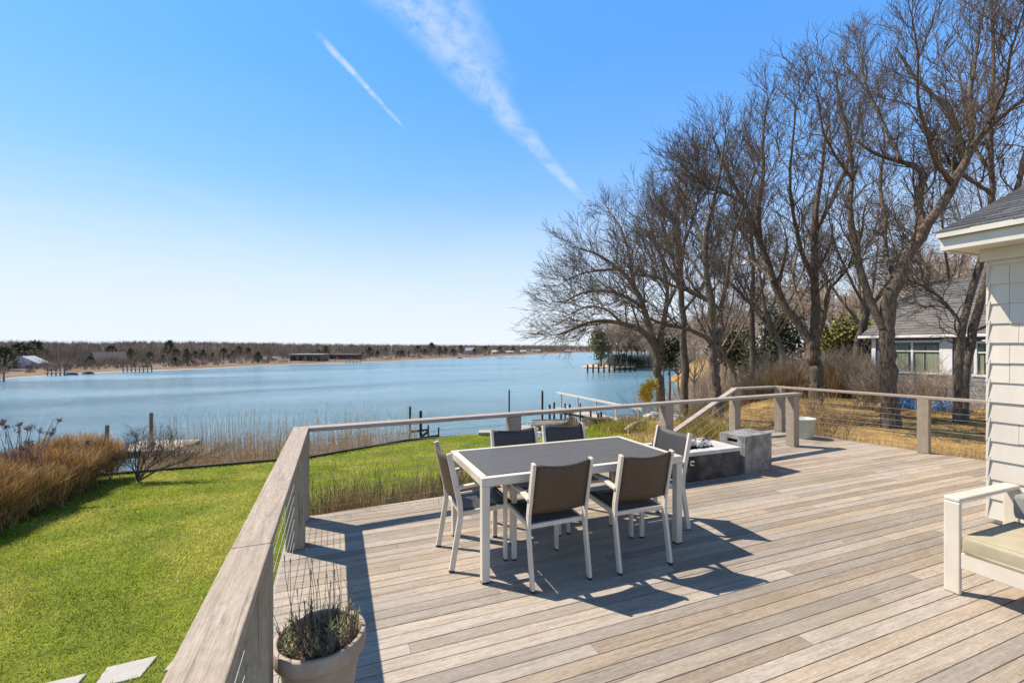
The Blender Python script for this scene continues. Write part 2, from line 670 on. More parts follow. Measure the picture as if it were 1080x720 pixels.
def far_land():
    px = np.linspace(-420, 1200, 260)
    sy = lerp_table(SHORE_FAR, px) + np.interp(px, np.linspace(-420, 1200, 130), RNG.normal(0, .12, 130))
    Y0 = F * (H - WZ) / (sy - CY)
    rz = lerp_table(RIDGE, px)
    rows = []
    for mult, z in ((.985, -5.6), (1.0, -5.05), (1.006, -4.88), (1.025, -4.65), (1.12, -4.2), (1.3, -4.0), (1.7, -3.6), (2.3, -2.2)):
        rows.append((Y0 * mult, np.full_like(px, z)))
    for mult, k in ((3.2, .45), (4.2, 1.0), (6.5, .6)):
        Yk = Y0 * mult
        rows.append((Yk, -2.2 + (H - (rz - CY) / F * Yk + 2.2) * k))
    v = np.array([[cam2w((px[i] - CX) / F * Yr[i], Yr[i], zr[i]) for i in range(len(px))] for Yr, zr in rows])
    nr, nc = v.shape[:2]
    idx = np.arange(nr * nc).reshape(nr, nc)
    f = np.stack([idx[:-1, :-1], idx[:-1, 1:], idx[1:, 1:], idx[1:, :-1]], -1)
    sand = M('shore_sand', (.33, .265, .185), (.46, .38, .28), .3, .95)
    marsh = M('marsh_grass', (.11, .07, .04), (.21, .135, .075), .12, .95, bump=.3)
    scrub = M('scrub_hill', (.085, .065, .052), (.16, .125, .10), .05, .95, bump=.6)
    o = np_mesh('far_shore', v.reshape(-1, 3), f.reshape(-1, 4), sand, smooth=True)
    o.data.materials.append(marsh)
    o.data.materials.append(scrub)
    mi = np.repeat(np.array([0, 0, 1, 1, 2, 2, 2, 2, 2, 2]), nc - 1)
    o.data.polygons.foreach_set('material_index', mi.astype(np.int32))
    tag(o, 'low far shore with a sand strip, brown marsh and scrub hills', 'shore', kind='structure')


far_land()


def headland():
    """wooded point across the cove on the right, with a sand beach"""
    cen = cam2w(66, 142)
    ax = Vector((CS, -SN, 0))
    ay = Vector((SN, CS, 0))
    prof = [(1.03, -5.6), (1.0, -5.05), (.975, -4.7), (.93, -4.2), (.8, -3.3), (.5, -2.4), (.0, -2.0)]
    n = 120
    v = []
    for r, z in prof:
        for k in range(n):
            a = 2 * math.pi * k / n
            w = 1 + .06 * math.sin(3 * a + 1) + .03 * math.sin(7 * a)
            p = cen + ax * (44 * r * w * math.cos(a)) + ay * (22 * r * w * math.sin(a))
            v.append((p.x, p.y, z))
    f = []
    for i in range(len(prof) - 1):
        for k in range(n):
            f.append((i * n + k, i * n + (k + 1) % n, (i + 1) * n + (k + 1) % n, (i + 1) * n + k))
    sand = bpy.data.materials['shore_sand']
    o = np_mesh('headland', np.array(v), np.array(f), sand, smooth=True)
    o.data.materials.append(bpy.data.materials['marsh_grass'])
    o.data.polygons.foreach_set('material_index', np.repeat([0, 0, 0, 1, 1, 1], n).astype(np.int32))
    tag(o, 'wooded point with a sandy beach across the cove', 'headland', kind='structure')


headland()

# ------------------------------------------------------------------ deck
P0 = on(324, 451, .88)
P1 = on(840, 414.5, .88)
bk = (Vector((P1.x, P1.y, 0)) - Vector((P0.x, P0.y, 0))).normalized()      # along the back rail
bn_ = Vector((-bk.y, bk.x, 0))
E0, E1 = Vector((-.385, 4.80, 0)), Vector((8.1, 6.35, 0))
RA, RB = Vector((8.06, 6.2, 0)), Vector((8.56, 4.06, 0))                      # right rail line
rdir = (RB - RA).normalized()


def make_deck():
    W, PITCH, TH = 0.0897, 0.0940, 0.026
    bm = bmesh.new()
    backpt = Vector((P0.x, P0.y, 0)) + bn_ * 0.10

    def rows(t0, t1, s0, s1, planes):
        b = bmesh.new()
        t = t0
        while t < t1:
            s = s0 - random.uniform(0, 2.5)
            while s < s1:
                L = random.choice((1.83, 2.44, 3.05, 3.66, 4.27)) + random.uniform(-.1, .1)
                dz = random.uniform(-.0012, .0012)
                x0, x1 = s + .0012, s + L - .0012
                e = .0013
                prof = [(t, -TH), (t + W, -TH), (t + W, -e), (t + W - e, 0), (t + e, 0), (t, -e)]
                A = [b.verts.new((x0, y, z + dz)) for y, z in prof]
                B = [b.verts.new((x1, y, z + dz)) for y, z in prof]
                n = len(prof)
                for i in range(n):
                    b.faces.new((A[i], A[(i + 1) % n], B[(i + 1) % n], B[i]))
                b.faces.new(A[::-1])
                b.faces.new(B)
                s += L
            t += PITCH
        for co, no in planes:
            g = list(b.verts) + list(b.edges) + list(b.faces)
            r = bmesh.ops.bisect_plane(b, geom=g, plane_co=co, plane_no=no, clear_outer=True)
            ed = [x for x in r['geom_cut'] if isinstance(x, bmesh.types.BMEdge)]
            bmesh.ops.holes_fill(b, edges=ed, sides=12)
        me_ = bpy.data.meshes.new('t')
        b.to_mesh(me_)
        b.free()
        bm.from_mesh(me_)
        bpy.data.meshes.remove(me_)
    rn = Vector((-rdir.y, rdir.x, 0))
    if rn.x < 0:
        rn = -rn
    T0 = -1.6
    k = math.ceil((4.75 - T0) / PITCH)
    rows(T0, 5.5, -.4, 9.6, [(backpt, bn_), (Vector((-.385, 0, 0)), Vector((-1, 0, 0))), (RA + rn * .09, rn), (Vector((9.4, 0, 0)), Vector((1, 0, 0)))])
    rows(T0 + PITCH * math.floor((5.0 - T0) / PITCH), 6.36, 6.9, 8.6,
         [(backpt, -bn_), (Vector((6.9, 0, 0)), Vector((-1, 0, 0))), (RA + rn * .09, rn), (Vector((0, 6.33, 0)), Vector((0, 1, 0)))])
    bmesh.ops.recalc_face_normals(bm, faces=bm.faces)
    me = bpy.data.meshes.new('deck')
    bm.to_mesh(me)
    bm.free()
    me.materials.append(MT['deck'])
    o = bpy.data.objects.new('deck', me)
    col.objects.link(o)
    tag(o, 'weathered grey wooden deck of narrow boards', 'deck', kind='structure')
    # rim boards and ground-to-deck skirt
    fb = MB()
    b0 = backpt + bk * (-.12)
    fb.bar((-.398, -1.6, -.155), (-.398, 4.70, -.155), .02, .25)
    fb.bar(Vector((-.39, b0.y, -.155)) + bn_ * .012, Vector((6.86, (backpt + bk * 7.0).y, -.155)) + bn_ * .012, .02, .25)
    fb.bar((6.886, 5.3, -.155), (6.886, 6.33, -.155), .02, .25)
    fb.bar((6.89, 6.345, -.155), (8.1, 6.345, -.155), .02, .25)
    q0, q1 = RA + rn * .105, RA + rdir * 6 + rn * .105
    fb.bar((q0.x, q0.y, -.155), (q1.x, q1.y, -.155), .02, .25)
    r_ = fb.build('deck_rim', MT['rail_x'])
    tag(r_, 'grey rim boards round the edge of the deck', 'deck rim', kind='structure')


make_deck()


# ------------------------------------------------------------------ railings
RAILZ = 0.88


def post_box(mb, x, y, z0, z1, s=.14, rz=0.0):
    mb.box((x, y, (z0 + z1) / 2), (s, s, z1 - z0), Matrix.Rotation(rz, 3, 'Z'))
    return mb


def railing(name, label, a, b, posts, railmat, zends=(RAILZ, RAILZ), cables=8, capw=.14, rot=0.0, posts_sub=None, skew=0.0, cap=True, ext=(0, 0), seams=()):
    """a,b: ends (x,y) of the cap's centre line; posts: fractions along it"""
    o = empty(name, (a[0], a[1], 0), label=label, cat='deck railing')
    A, B = Vector((0, 0, zends[0] - .019)), Vector((b[0] - a[0], b[1] - a[1], zends[1] - .019))
    d = (B - A)
    hd = Vector((d.x, d.y, 0)).normalized()
    if cap:
        dn = d.normalized()
        cut = [A - dn * ext[0]] + [A + d * s for s in seams] + [B + dn * ext[1]]
        for i in range(len(cut) - 1):
            p = cut[i] + (dn * .0012 if i else Vector())
            MB().bar(p, cut[i + 1] - (dn * .0012 if i < len(cut) - 2 else Vector()), capw - .003 * (i % 2), .038).build('top_rail', railmat, o, bevel=.005)
    base = [(f, A + d * f) for f in posts]
    rz = math.atan2(hd.y, hd.x)
    for f, p in base:
        post_box(MB(), p.x, p.y, .002, p.z - .021, .14, rz).build('post', MT['post'], o, bevel=.006)
    for i in range(cables):
        z = .085 + i * (RAILZ - .13) / cables
        MB().tube([A + Vector((0, 0, z - A.z)), B + Vector((0, 0, z - zends[0] + .019 - (0)))] if False else
                  [Vector((A.x, A.y, z)), Vector((B.x, B.y, z + B.z - A.z))], .0019, 5).build('cable', MT['steel'], o)
    return o


# left run: parallel to y
railing('deck_railing', 'long weathered cable railing along the left side of the deck above the green lawn', (-.308, -.9), (-.308, 4.74),
        [(t + .9) / 5.64 for t in (.02, 2.0, 4.09, 4.70)], MT['rail_y'], ext=(0, .055), seams=(2.9 / 5.64,))
# back run
bl = (Vector((P1.x, P1.y, 0)) - Vector((P0.x, P0.y, 0))).length
c0 = Vector((P0.x, P0.y, 0)) + bn_ * .045 + bk * .018
c1 = c0 + bk * (bl + .06)
p545 = on(543.5, 435.5, RAILZ)
p707 = on(708, 424.5, RAILZ)
fr = [((Vector((p.x, p.y, 0)) - c0).dot(bk)) / (bl + .06) for p in (p545, p707)]
railing('deck_railing', 'back cable railing behind the dining table facing the water', (c0.x, c0.y), (c1.x, c1.y),
        [fr[0], fr[1], .985], MT['rail_x'], ext=(0, .03))
# right run
r0, r1 = RA, RA + rdir * 4.75
railing('deck_railing', 'right cable railing between the deck and the golden yard', (r0.x, r0.y), (r1.x, r1.y),
        [.006, (RB - RA).length / 4.75 - .01, .93], MT['rail_y'], ext=(.07, 0))
railing('deck_railing', 'short railing across the stair landing at the far end of the deck', (6.97, 6.24), (7.98, 6.24),
        [.0], MT['rail_x'], cables=8, ext=(.03, -.005))


def make_stairs():
    o = empty('deck_stairs', (6.9, 5.75, 0), label='wooden steps going down from the deck landing beside the sloping handrail', cat='stairs')
    rise, run = .178, .29
    for i in range(4):
        m = MB()
        for k in (0, 1):
            m.box((-.13 - i * run - (k * .143 - .07), 0, -rise * (i + 1) - .016), (.138, 1.04, .032))
        m.build('step', MT['deck'], o, bevel=.004)
    for y in (-.5, .5):
        MB().bar((-.03, y, -.16), (-.03 - 4 * run, y, -.16 - 4 * rise), .036, .22).build('stringer', MT['rail_x'], o)
    # sloping handrail with its foot post
    MB().bar((.07, .49, .862), (-1.46, .49, .112), .12, .038).build('handrail', MT['rail_x'], o, bevel=.005)
    post_box(MB(), -1.36, .49, -.72, .138, .13).build('foot_post', MT['post'], o, bevel=.005)
    for i in range(5):
        z = .13 + i * .13
        MB().tube([(.0, .49, z), (-1.36, .49, z - .666)], .0026, 5).build('cable', MT['steel'], o)


make_stairs()


# bulkhead along the water edge of the lawn
def make_bulkhead():
    mb = MB()
    pts = [Vector((x, y, 0)) for x, y in SHORE[0:5]]
    pts[0] = Vector((-14, 12.65, 0))
    z = [gz(p.x, p.y - .35) for p in pts]
    for i in range(4):
        mb.bar((pts[i].x, pts[i].y - .04, z[i] - .5), (pts[i + 1].x, pts[i + 1].y - .04, z[i + 1] - .5), .09, 1.1 + .0)
    o = mb.build('bulkhead', M('tarred_timber', (.02, .016, .013), (.06, .048, .04), 9, .85, bump=.4, stretch=(.2, .2, 1)))
    tag(o, 'dark timber bulkhead holding the edge of the green lawn', 'bulkhead')


make_bulkhead()

# stepping stones on the lawn
MT['stone'] = M('bluestone', (.35, .33, .295), (.46, .435, .395), 5, .85, bump=.25, big=(2.5, (.33, .33, .31), .4))
for px4, lab in (([(112.5, 701.7), (166.7, 689), (148, 712), (97, 724)], 'pale square stepping stone set in lawn, middle of the three nearest the railing'),
                 ([(92, 708), (40, 720), (8, 752), (64, 740)], 'pale stepping stone in lawn farthest from the railing, at the left of the three'),
                 ([(192, 683), (246, 671), (232, 692), (172, 706)], 'pale stepping stone in lawn half tucked below the railing')):
    c = [on(x, y, -.735) for x, y in px4]
    cen = sum((Vector(p) for p in c), Vector()) / 4
    o = MB().prism([(p.x - cen.x, p.y - cen.y) for p in c][::-1], -.04, .012).build('stepping_stone', MT['stone'], bevel=.008)
    o.location = (cen.x, cen.y, gz(cen.x, cen.y) + .002)
    tag(o, lab, 'stepping stone', 'stepping stones in the lawn')
# ------------------------------------------------------------------ dining set
TS0, TS1, TT0, TT1 = .945, 2.715, 2.955, 3.86
TCX, TCY = (TS0 + TS1) / 2, (TT0 + TT1) / 2


def make_table():
    o = empty('dining_table', (TCX, TCY, 0), label='white metal outdoor dining table with a dark woven top', cat='dining table')
    L, W = TS1 - TS0, TT1 - TT0
    # frame: four mitred rails, the woven top sits inside
    f = MB()
    fw, fh = .055, .062
    for sy in (-1, 1):
        f.box((0, sy * (W / 2 - fw / 2), .74 - fh / 2), (L, fw, fh))
    for sx in (-1, 1):
        f.box((sx * (L / 2 - fw / 2), 0, .74 - fh / 2), (fw, W - 2 * fw - .004, fh))
    f.box((0, 0, .715), (.05, W - 2 * fw, .03))
    f.build('table_frame', MT['white_metal'], o, bevel=.006)
    t = MB()
    n = 14
    w = (W - 2 * fw - .008) / n
    for i in range(n):
        t.box((0, -W / 2 + fw + .004 + w * (i + .5), .7375), (L - 2 * fw - .008, w - .0022, .010))
    t.build('tabletop', MT['table_weave'], o, bevel=.003)
    for sx in (-1, 1):
        for sy in (-1, 1):
            x, y = sx * (L / 2 - .032), sy * (W / 2 - .032)
            lg = MB().box((x, y, .677 / 2 + .006), (.058, .058, .665)).build('leg', MT['white_metal'], o, bevel=.005)
            MB().box((x, y, .005), (.052, .052, .010)).build('foot_cap', MT['rubber'], lg)
    return o


make_table()


def make_chair():
    """faces +y; origin on the floor under the seat centre"""
    o = empty('dining_chair', (0, 0, 0))
    wx, fy, by = .225, .215, -.225
    tw, td = .024, .040
    WM = MT['white_metal']
    for sx in (-1, 1):
        x = sx * wx
        # front leg up to the arm
        m = MB().bar((x, fy, .012), (x, fy, .628), tw, td, (0, 1, 0))
        lg = m.build('leg', WM, o, bevel=.004)
        MB().box((x, fy, .006), (tw - .002, td - .002, .013)).build('foot_cap', MT['rubber'], lg)
        # rear leg running up into the back upright
        m = MB()
        pts = [(x, by - .055, .012), (x, by + .012, .40), (x, by + .005, .50), (x, by - .075, .868)]
        for p, q in zip(pts, pts[1:]):
            dv = (Vector(q) - Vector(p)).normalized() * .004
            m.bar(Vector(p) - dv * (0 if p is pts[0] else 1), Vector(q) + dv, tw, td, (0, 1, 0))
        lg = m.build('leg', WM, o, bevel=.003)
        MB().box((x, by - .056, .006), (tw - .002, td - .002, .013)).build('foot_cap', MT['rubber'], lg)
        # arm
        a = MB()
        pa = [(x, fy + .025, .640), (x, fy - .16, .637), (x, by - .02, .612)]
        a.bar(pa[0], pa[1], .046, .022)
        a.bar(Vector(pa[1]) + Vector((0, .004, 0)), pa[2], .044, .022)
        a.build('armrest', WM, o, bevel=.005)
    # seat frame
    s = MB()
    for sx in (-1, 1):
        s.bar((sx * .205, fy - .012, .428), (sx * .205, by + .02, .408), .022, .034)
    s.bar((-.194, fy - .022, .427), (.194, fy - .022, .427), .026, .034)
    s.bar((-.212, by + .035, .410), (.212, by + .035, .410), .034, .030)
    s.build('seat_frame', WM, o, bevel=.003)
    # woven seat, sagging a touch
    v, f = [], []
    nu, nv = 8, 8
    for j in range(nv + 1):
        for i in range(nu + 1):
            u, w_ = i / nu, j / nv
            sag = .014 * math.sin(math.pi * u) * math.sin(math.pi * w_)
            v.append(((u - .5) * .39, fy - .004 - w_ * .40, .447 - .02 * w_ - sag))
    for j in range(nv):
        for i in range(nu):
            a = j * (nu + 1) + i
            f.append((a, a + nu + 1, a + nu + 2, a + 1))
    st = MB().add(v, f).build('seat', MT['weave_dark'], o, smooth=True)
    sm = st.modifiers.new('thick', 'SOLIDIFY')
    sm.thickness = .006
    # woven back: dark front, brown strapping behind, dipping at the top edge
    for nm, off, mt, par in (('backrest', .004, MT['weave_dark'], None), ('back_strapping', -.006, MT['weave_brown'], 1)):
        v, f = [], []
        for j in range(nv + 1):
            for i in range(nu + 1):
                u, w_ = i / nu, j / nv
                dip = .020 * math.sin(math.pi * u)
                z = .512 + w_ * (.862 - .512) - dip * w_
                yy = by + .005 - .08 * max(0, (z - .50)) / .368 - .028 * math.sin(math.pi * u)
                v.append(((u - .5) * .424, yy + off, z))
        for j in range(nv):
            for i in range(nu):
                a = j * (nu + 1) + i
                f.append((a, a + 1, a + nu + 2, a + nu + 1))
        b = MB().add(v, f).build(nm, mt, o if par is None else back, smooth=True)
        sm = b.modifiers.new('thick', 'SOLIDIFY')
        sm.thickness = .007
        sm.offset = 0
        if par is None:
            back = b
    return o


chair = make_chair()
spots = [
    ((1.455, 3.03), 0.02, 'white armchair pulled to near side of table, at the table corner nearest the potted lavender'),
    ((2.155, 3.005), -0.02, 'white armchair on near side of table, right of the pair with brown woven backs'),
    ((1.60, 3.70), math.pi, 'white armchair on water side of table, left of the two with dark backs'),
    ((2.145, 3.71), math.pi, 'white armchair on water side of table, right of the two with dark backs'),
    ((1.075, 3.44), -math.pi / 2, 'white armchair at the left end of the table, side on to the lawn'),
    ((2.70, 3.40), math.pi / 2 - .05, 'white armchair at the right end of the table beside the fire table'),
]
for i, (p, rz, lab) in enumerate(spots):
    c = chair if i == 0 else copy_tree(chair)
    c.location = (p[0], p[1], 0)
    c.rotation_euler = (0, 0, rz)
    tag(c, lab, 'chair', 'dining chairs round the table')


# ------------------------------------------------------------------ fire table and tank cover
def make_fire():
    conc = M('fire_concrete', (.016, .016, .018), (.07, .067, .068), 3.0, .75, bump=.5, lo=.32, hi=.75, big=(6, (.13, .125, .12), .5))
    top = M('fire_top', (.38, .37, .36), (.58, .57, .55), 6, .7, bump=.2)
    x0, x1, y0, y1, h = 3.52, 4.86, 4.245, 4.90, .365
    o = empty('fire_table', ((x0 + x1) / 2, (y0 + y1) / 2, 0), label='low dark concrete fire table filled with pale stones', cat='fire table')
    L, W = x1 - x0, y1 - y0
    MB().box((0, 0, (h - .05) / 2), (L - .02, W - .02, h - .05)).build('base', conc, o, bevel=.012)
    f = MB()
    fw = .15
    for sy in (-1, 1):
        f.box((0, sy * (W / 2 - fw / 2), h - .025), (L, fw, .048))
    for sx in (-1, 1):
        f.box((sx * (L / 2 - fw), 0, h - .025), (fw * 2, W - 2 * fw - .003, .048))
    f.build('top', top, o, bevel=.006)
    # lava stones heaped in the pan
    rk = MB()
    for i in range(330):
        x, y = random.uniform(-L / 2 + .31, L / 2 - .31), random.uniform(-W / 2 + .16, W / 2 - .16)
        r = random.uniform(.018, .042)
        q = Matrix.Rotation(random.uniform(0, 6), 3, (random.random(), random.random(), random.random() + .1))
        pts = [(-1, -.8, -.6), (.9, -1, -.5), (1, .8, -.7), (-.8, 1, -.6), (-.6, -.7, .6), (.7, -.5, .7), (.5, .7, .6), (-.7, .6, .8)]
        rk.add([q @ Vector((a * r, b * r, c * r * .8)) + Vector((x, y, h - .025 + .075 * (1 - abs(x) / (L / 2)) + random.uniform(-.01, .02))) for a, b, c in pts],
               [(3, 2, 1, 0), (4, 5, 6, 7), (0, 1, 5, 4), (1, 2, 6, 5), (2, 3, 7, 6), (3, 0, 4, 7)])
    rk.build('stones', M('pan_stone', (.16, .13, .11), (.66, .62, .57), 7, .8, island=.4), o, bevel=.006)
    MB().box((-L / 2 + .52, -W / 2 + .004, .235), (.125, .012, .115)).build('control_panel', MT['rubber'], o, bevel=.004)
    kp = MB()
    kp.box((-L / 2 + .52, -W / 2 - .005, .235), (.060, .010, .062))
    kp.build('valve_plate', M('steel_plate', (.6, .6, .58), (.75, .75, .73), 20, .35, metallic=.6), o, bevel=.003)
    MB().tube([(-L / 2 + .52, -W / 2 - .010, .235), (-L / 2 + .52, -W / 2 - .030, .235)], .014, 12).build('knob', MT['rubber'], o)
    # tank cover
    conc2 = M('tank_cover_concrete', (.13, .13, .13), (.33, .325, .315), 7, .8, bump=.6, big=(5, (.085, .083, .083), .6))
    c = empty('tank_cover', (5.19, 4.47, 0), .12, 'grey concrete gas tank cover box beside the fire table', 'tank cover')
    w, d, hh = .57, .37, .49
    b = MB()
    # five panels leaving the handle slot open on the left side
    b.box((w / 2 - .015, 0, hh / 2), (.03, d - .06, hh - .0))
    b.box((0, -d / 2 + .015, hh / 2), (w, .03, hh))
    b.box((0, d / 2 - .015, hh / 2), (w, .03, hh))
    b.box((0, 0, hh - .0145), (w - .062, d - .062, .025))
    xl = -w / 2 + .015
    b.box((xl, 0, (hh - .10) / 2), (.03, d - .064, hh - .10))
    b.box((xl, 0, hh - .03), (.03, d - .064, .056))
    for sy in (-1, 1):
        b.box((xl, sy * (d / 2 - .072), hh - .08), (.03, .08, .046))
    b.build('cover_shell', conc2, c, bevel=.004)
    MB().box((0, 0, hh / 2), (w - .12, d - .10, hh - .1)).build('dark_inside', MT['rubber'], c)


make_fire()


# ------------------------------------------------------------------ plants in pots
def blade_np(base, h, w, lean, az, bend=0.35, seg=2):
    """flat tapering blades. base (n,3); returns v,f (quads+tip as quads)"""
    n = len(base)
    d = np.stack([np.cos(az) * np.sin(lean), np.sin(az) * np.sin(lean), np.cos(lean)], -1)
    sa = az + np.pi / 2 + RNG.uniform(-.9, .9, n)
    side = np.stack([np.cos(sa), np.sin(sa), np.zeros(n)], -1) * w[:, None]
    out = np.stack([np.cos(az), np.sin(az), -.3 * np.ones(n)], -1) * (bend * h * np.sin(lean + .15))[:, None]
    rings = []
    for k in range(seg + 1):
        u = k / seg
        c = base + d * (h * u)[:, None] + out * u * u
        wk = 1.0 - .85 * u
        rings += [c - side * wk / 2, c + side * wk / 2]
    v = np.stack(rings, 1)
    m = (seg + 1) * 2
    q = np.array([[2 * k, 2 * k + 1, 2 * k + 3, 2 * k + 2] for k in range(seg)])
    f = (np.arange(n)[:, None, None] * m + q[None]).reshape(-1, 4)
    return v.reshape(-1, 3), f


MT['soil'] = M('potting_soil', (.03, .022, .016), (.10, .07, .05), 40, .95, bump=.8)
MT['clay'] = M('aged_clay', (.30, .225, .165), (.44, .35, .27), 7, .85, bump=.15, big=(5, (.50, .43, .36), .5), stretch=(1, 1, .5))


def make_pot(px, py, rim_w, depth):
    c = at(px, py, depth)
    c.z = 0
    o = empty('potted_lavender', c, label='round clay pot of lavender with dry stems by the left railing', cat='potted plant')
    r = rim_w / 2
    hh = .385
    MB().lathe([(.0, .004), (r * .62, .004), (r * .66, .02), (r * .86, hh - .085), (r * .89, hh - .075), (r * .985, hh - .07), (r, hh - .055), (r, hh - .008), (r * .985, hh), (r * .90, hh), (r * .885, hh - .01),
                (r * .86, hh - .06), (r * .8, hh - .12), (0, hh - .12)], 48).build('pot', MT['clay'], o, smooth=True, bevel=0)
    v, f = [], []
    MB().lathe([(0, hh - .055), (r * .4, hh - .048), (r * .86, hh - .062)], 32).build('soil', MT['soil'], o, smooth=True)
    # rosettes of narrow grey-green leaves on short woody stems
    V, Fq, nn = [], [], 0
    ST = MB()
    for k in range(64):
        rr = r * .78 * math.sqrt(random.random())
        a = random.uniform(0, 6.283)
        b = Vector((rr * math.cos(a), rr * math.sin(a), hh - .055))
        ln = random.uniform(.04, .15) * (1.25 - .5 * rr / r)
        tip = b + Vector((math.cos(a) * ln * .35 + random.gauss(0, .015), math.sin(a) * ln * .35 + random.gauss(0, .015), ln))
        ST.tube([b, (b + tip) / 2 + Vector((random.gauss(0, .006), random.gauss(0, .006), 0)), tip], [.0028, .0022, .0016], 4)
        nl = random.randint(14, 26)
        base = np.array([list(b.lerp(tip, random.uniform(.35, 1))) for _ in range(nl)])
        v_, f_ = blade_np(base, RNG.uniform(.018, .042, nl), RNG.uniform(.0035, .006, nl), RNG.uniform(.1, 1.0, nl), RNG.uniform(0, 6.28, nl), .3)
        V.append(v_)
        Fq.append(f_ + nn)
        nn += len(v_)
    np_mesh('foliage', np.concatenate(V), np.concatenate(Fq), M('lavender_leaf', (.175, .165, .07), (.34, .32, .17), 14, .7, island=.45, hue=.03), o)
    # last year's litter and stalks
    nb = 700
    ang, rad = RNG.uniform(0, 6.28, nb), r * .82 * np.sqrt(RNG.random(nb))
    base = np.stack([rad * np.cos(ang), rad * np.sin(ang), np.full(nb, hh - .05)], -1)
    v_, f_ = blade_np(base, RNG.uniform(.02, .075, nb), RNG.uniform(.003, .006, nb), RNG.uniform(.4, 1.5, nb), RNG.uniform(0, 6.28, nb))
    np_mesh('dry_litter', v_, f_, M('dry_litter', (.13, .085, .055), (.32, .215, .145), 14, .8, island=.5), o)
    ST.build('woody_stems', M('lavender_wood', (.07, .05, .035), (.14, .10, .07), 20, .8), o)
    D = MB()
    for k in range(24):
        rr = r * .8 * math.sqrt(random.random())
        a = random.uniform(0, 6.283)
        b = Vector((rr * math.cos(a), rr * math.sin(a), hh - .055))
        ln = random.uniform(.2, .52)
        lean = random.uniform(.02, .28)
        dr = Vector((math.cos(a) * lean, math.sin(a) * lean, 1)).normalized()
        p = [b]
        for j in range(5):
            dr = (dr + Vector((random.gauss(0, .05), random.gauss(0, .05), 0))).normalized()
            p.append(p[-1] + dr * ln / 5)
        D.tube(p, [.0018, .0016, .0014, .0012, .0011, .001], 4)
        if random.random() < .6:
            D.tube([p[-1] - dr * .03, p[-1] - dr * .015, p[-1]], [.001, .0028, .0012], 5)
        if random.random() < .5:
            q = p[3]
            D.tube([q, q + (dr + Vector((random.gauss(0, .4), random.gauss(0, .4), .2))).normalized() * .09], [.0012, .0008], 3)
    D.build('dry_stem', M('dry_stem', (.13, .095, .07), (.25, .19, .14), 14, .8, island=.3), o)


make_pot(338, 668, .385, 1.985)

g = on(847, 461.5, 0)
o = empty('planter', g, label='pale grey green bucket planter standing by the right railing', cat='planter')
MB().lathe([(0, .003), (.145, .003), (.15, .012), (.195, .33), (.205, .335), (.208, .36), (.195, .362), (.185, .34), (.16, .30), (0, .30)], 36) \
    .build('bucket', M('glazed_grey', (.36, .40, .36), (.46, .50, .46), 8, .5, bump=.05), o, smooth=True)
MB().lathe([(0, .315), (.17, .308)], 24).build('soil', MT['soil'], o)


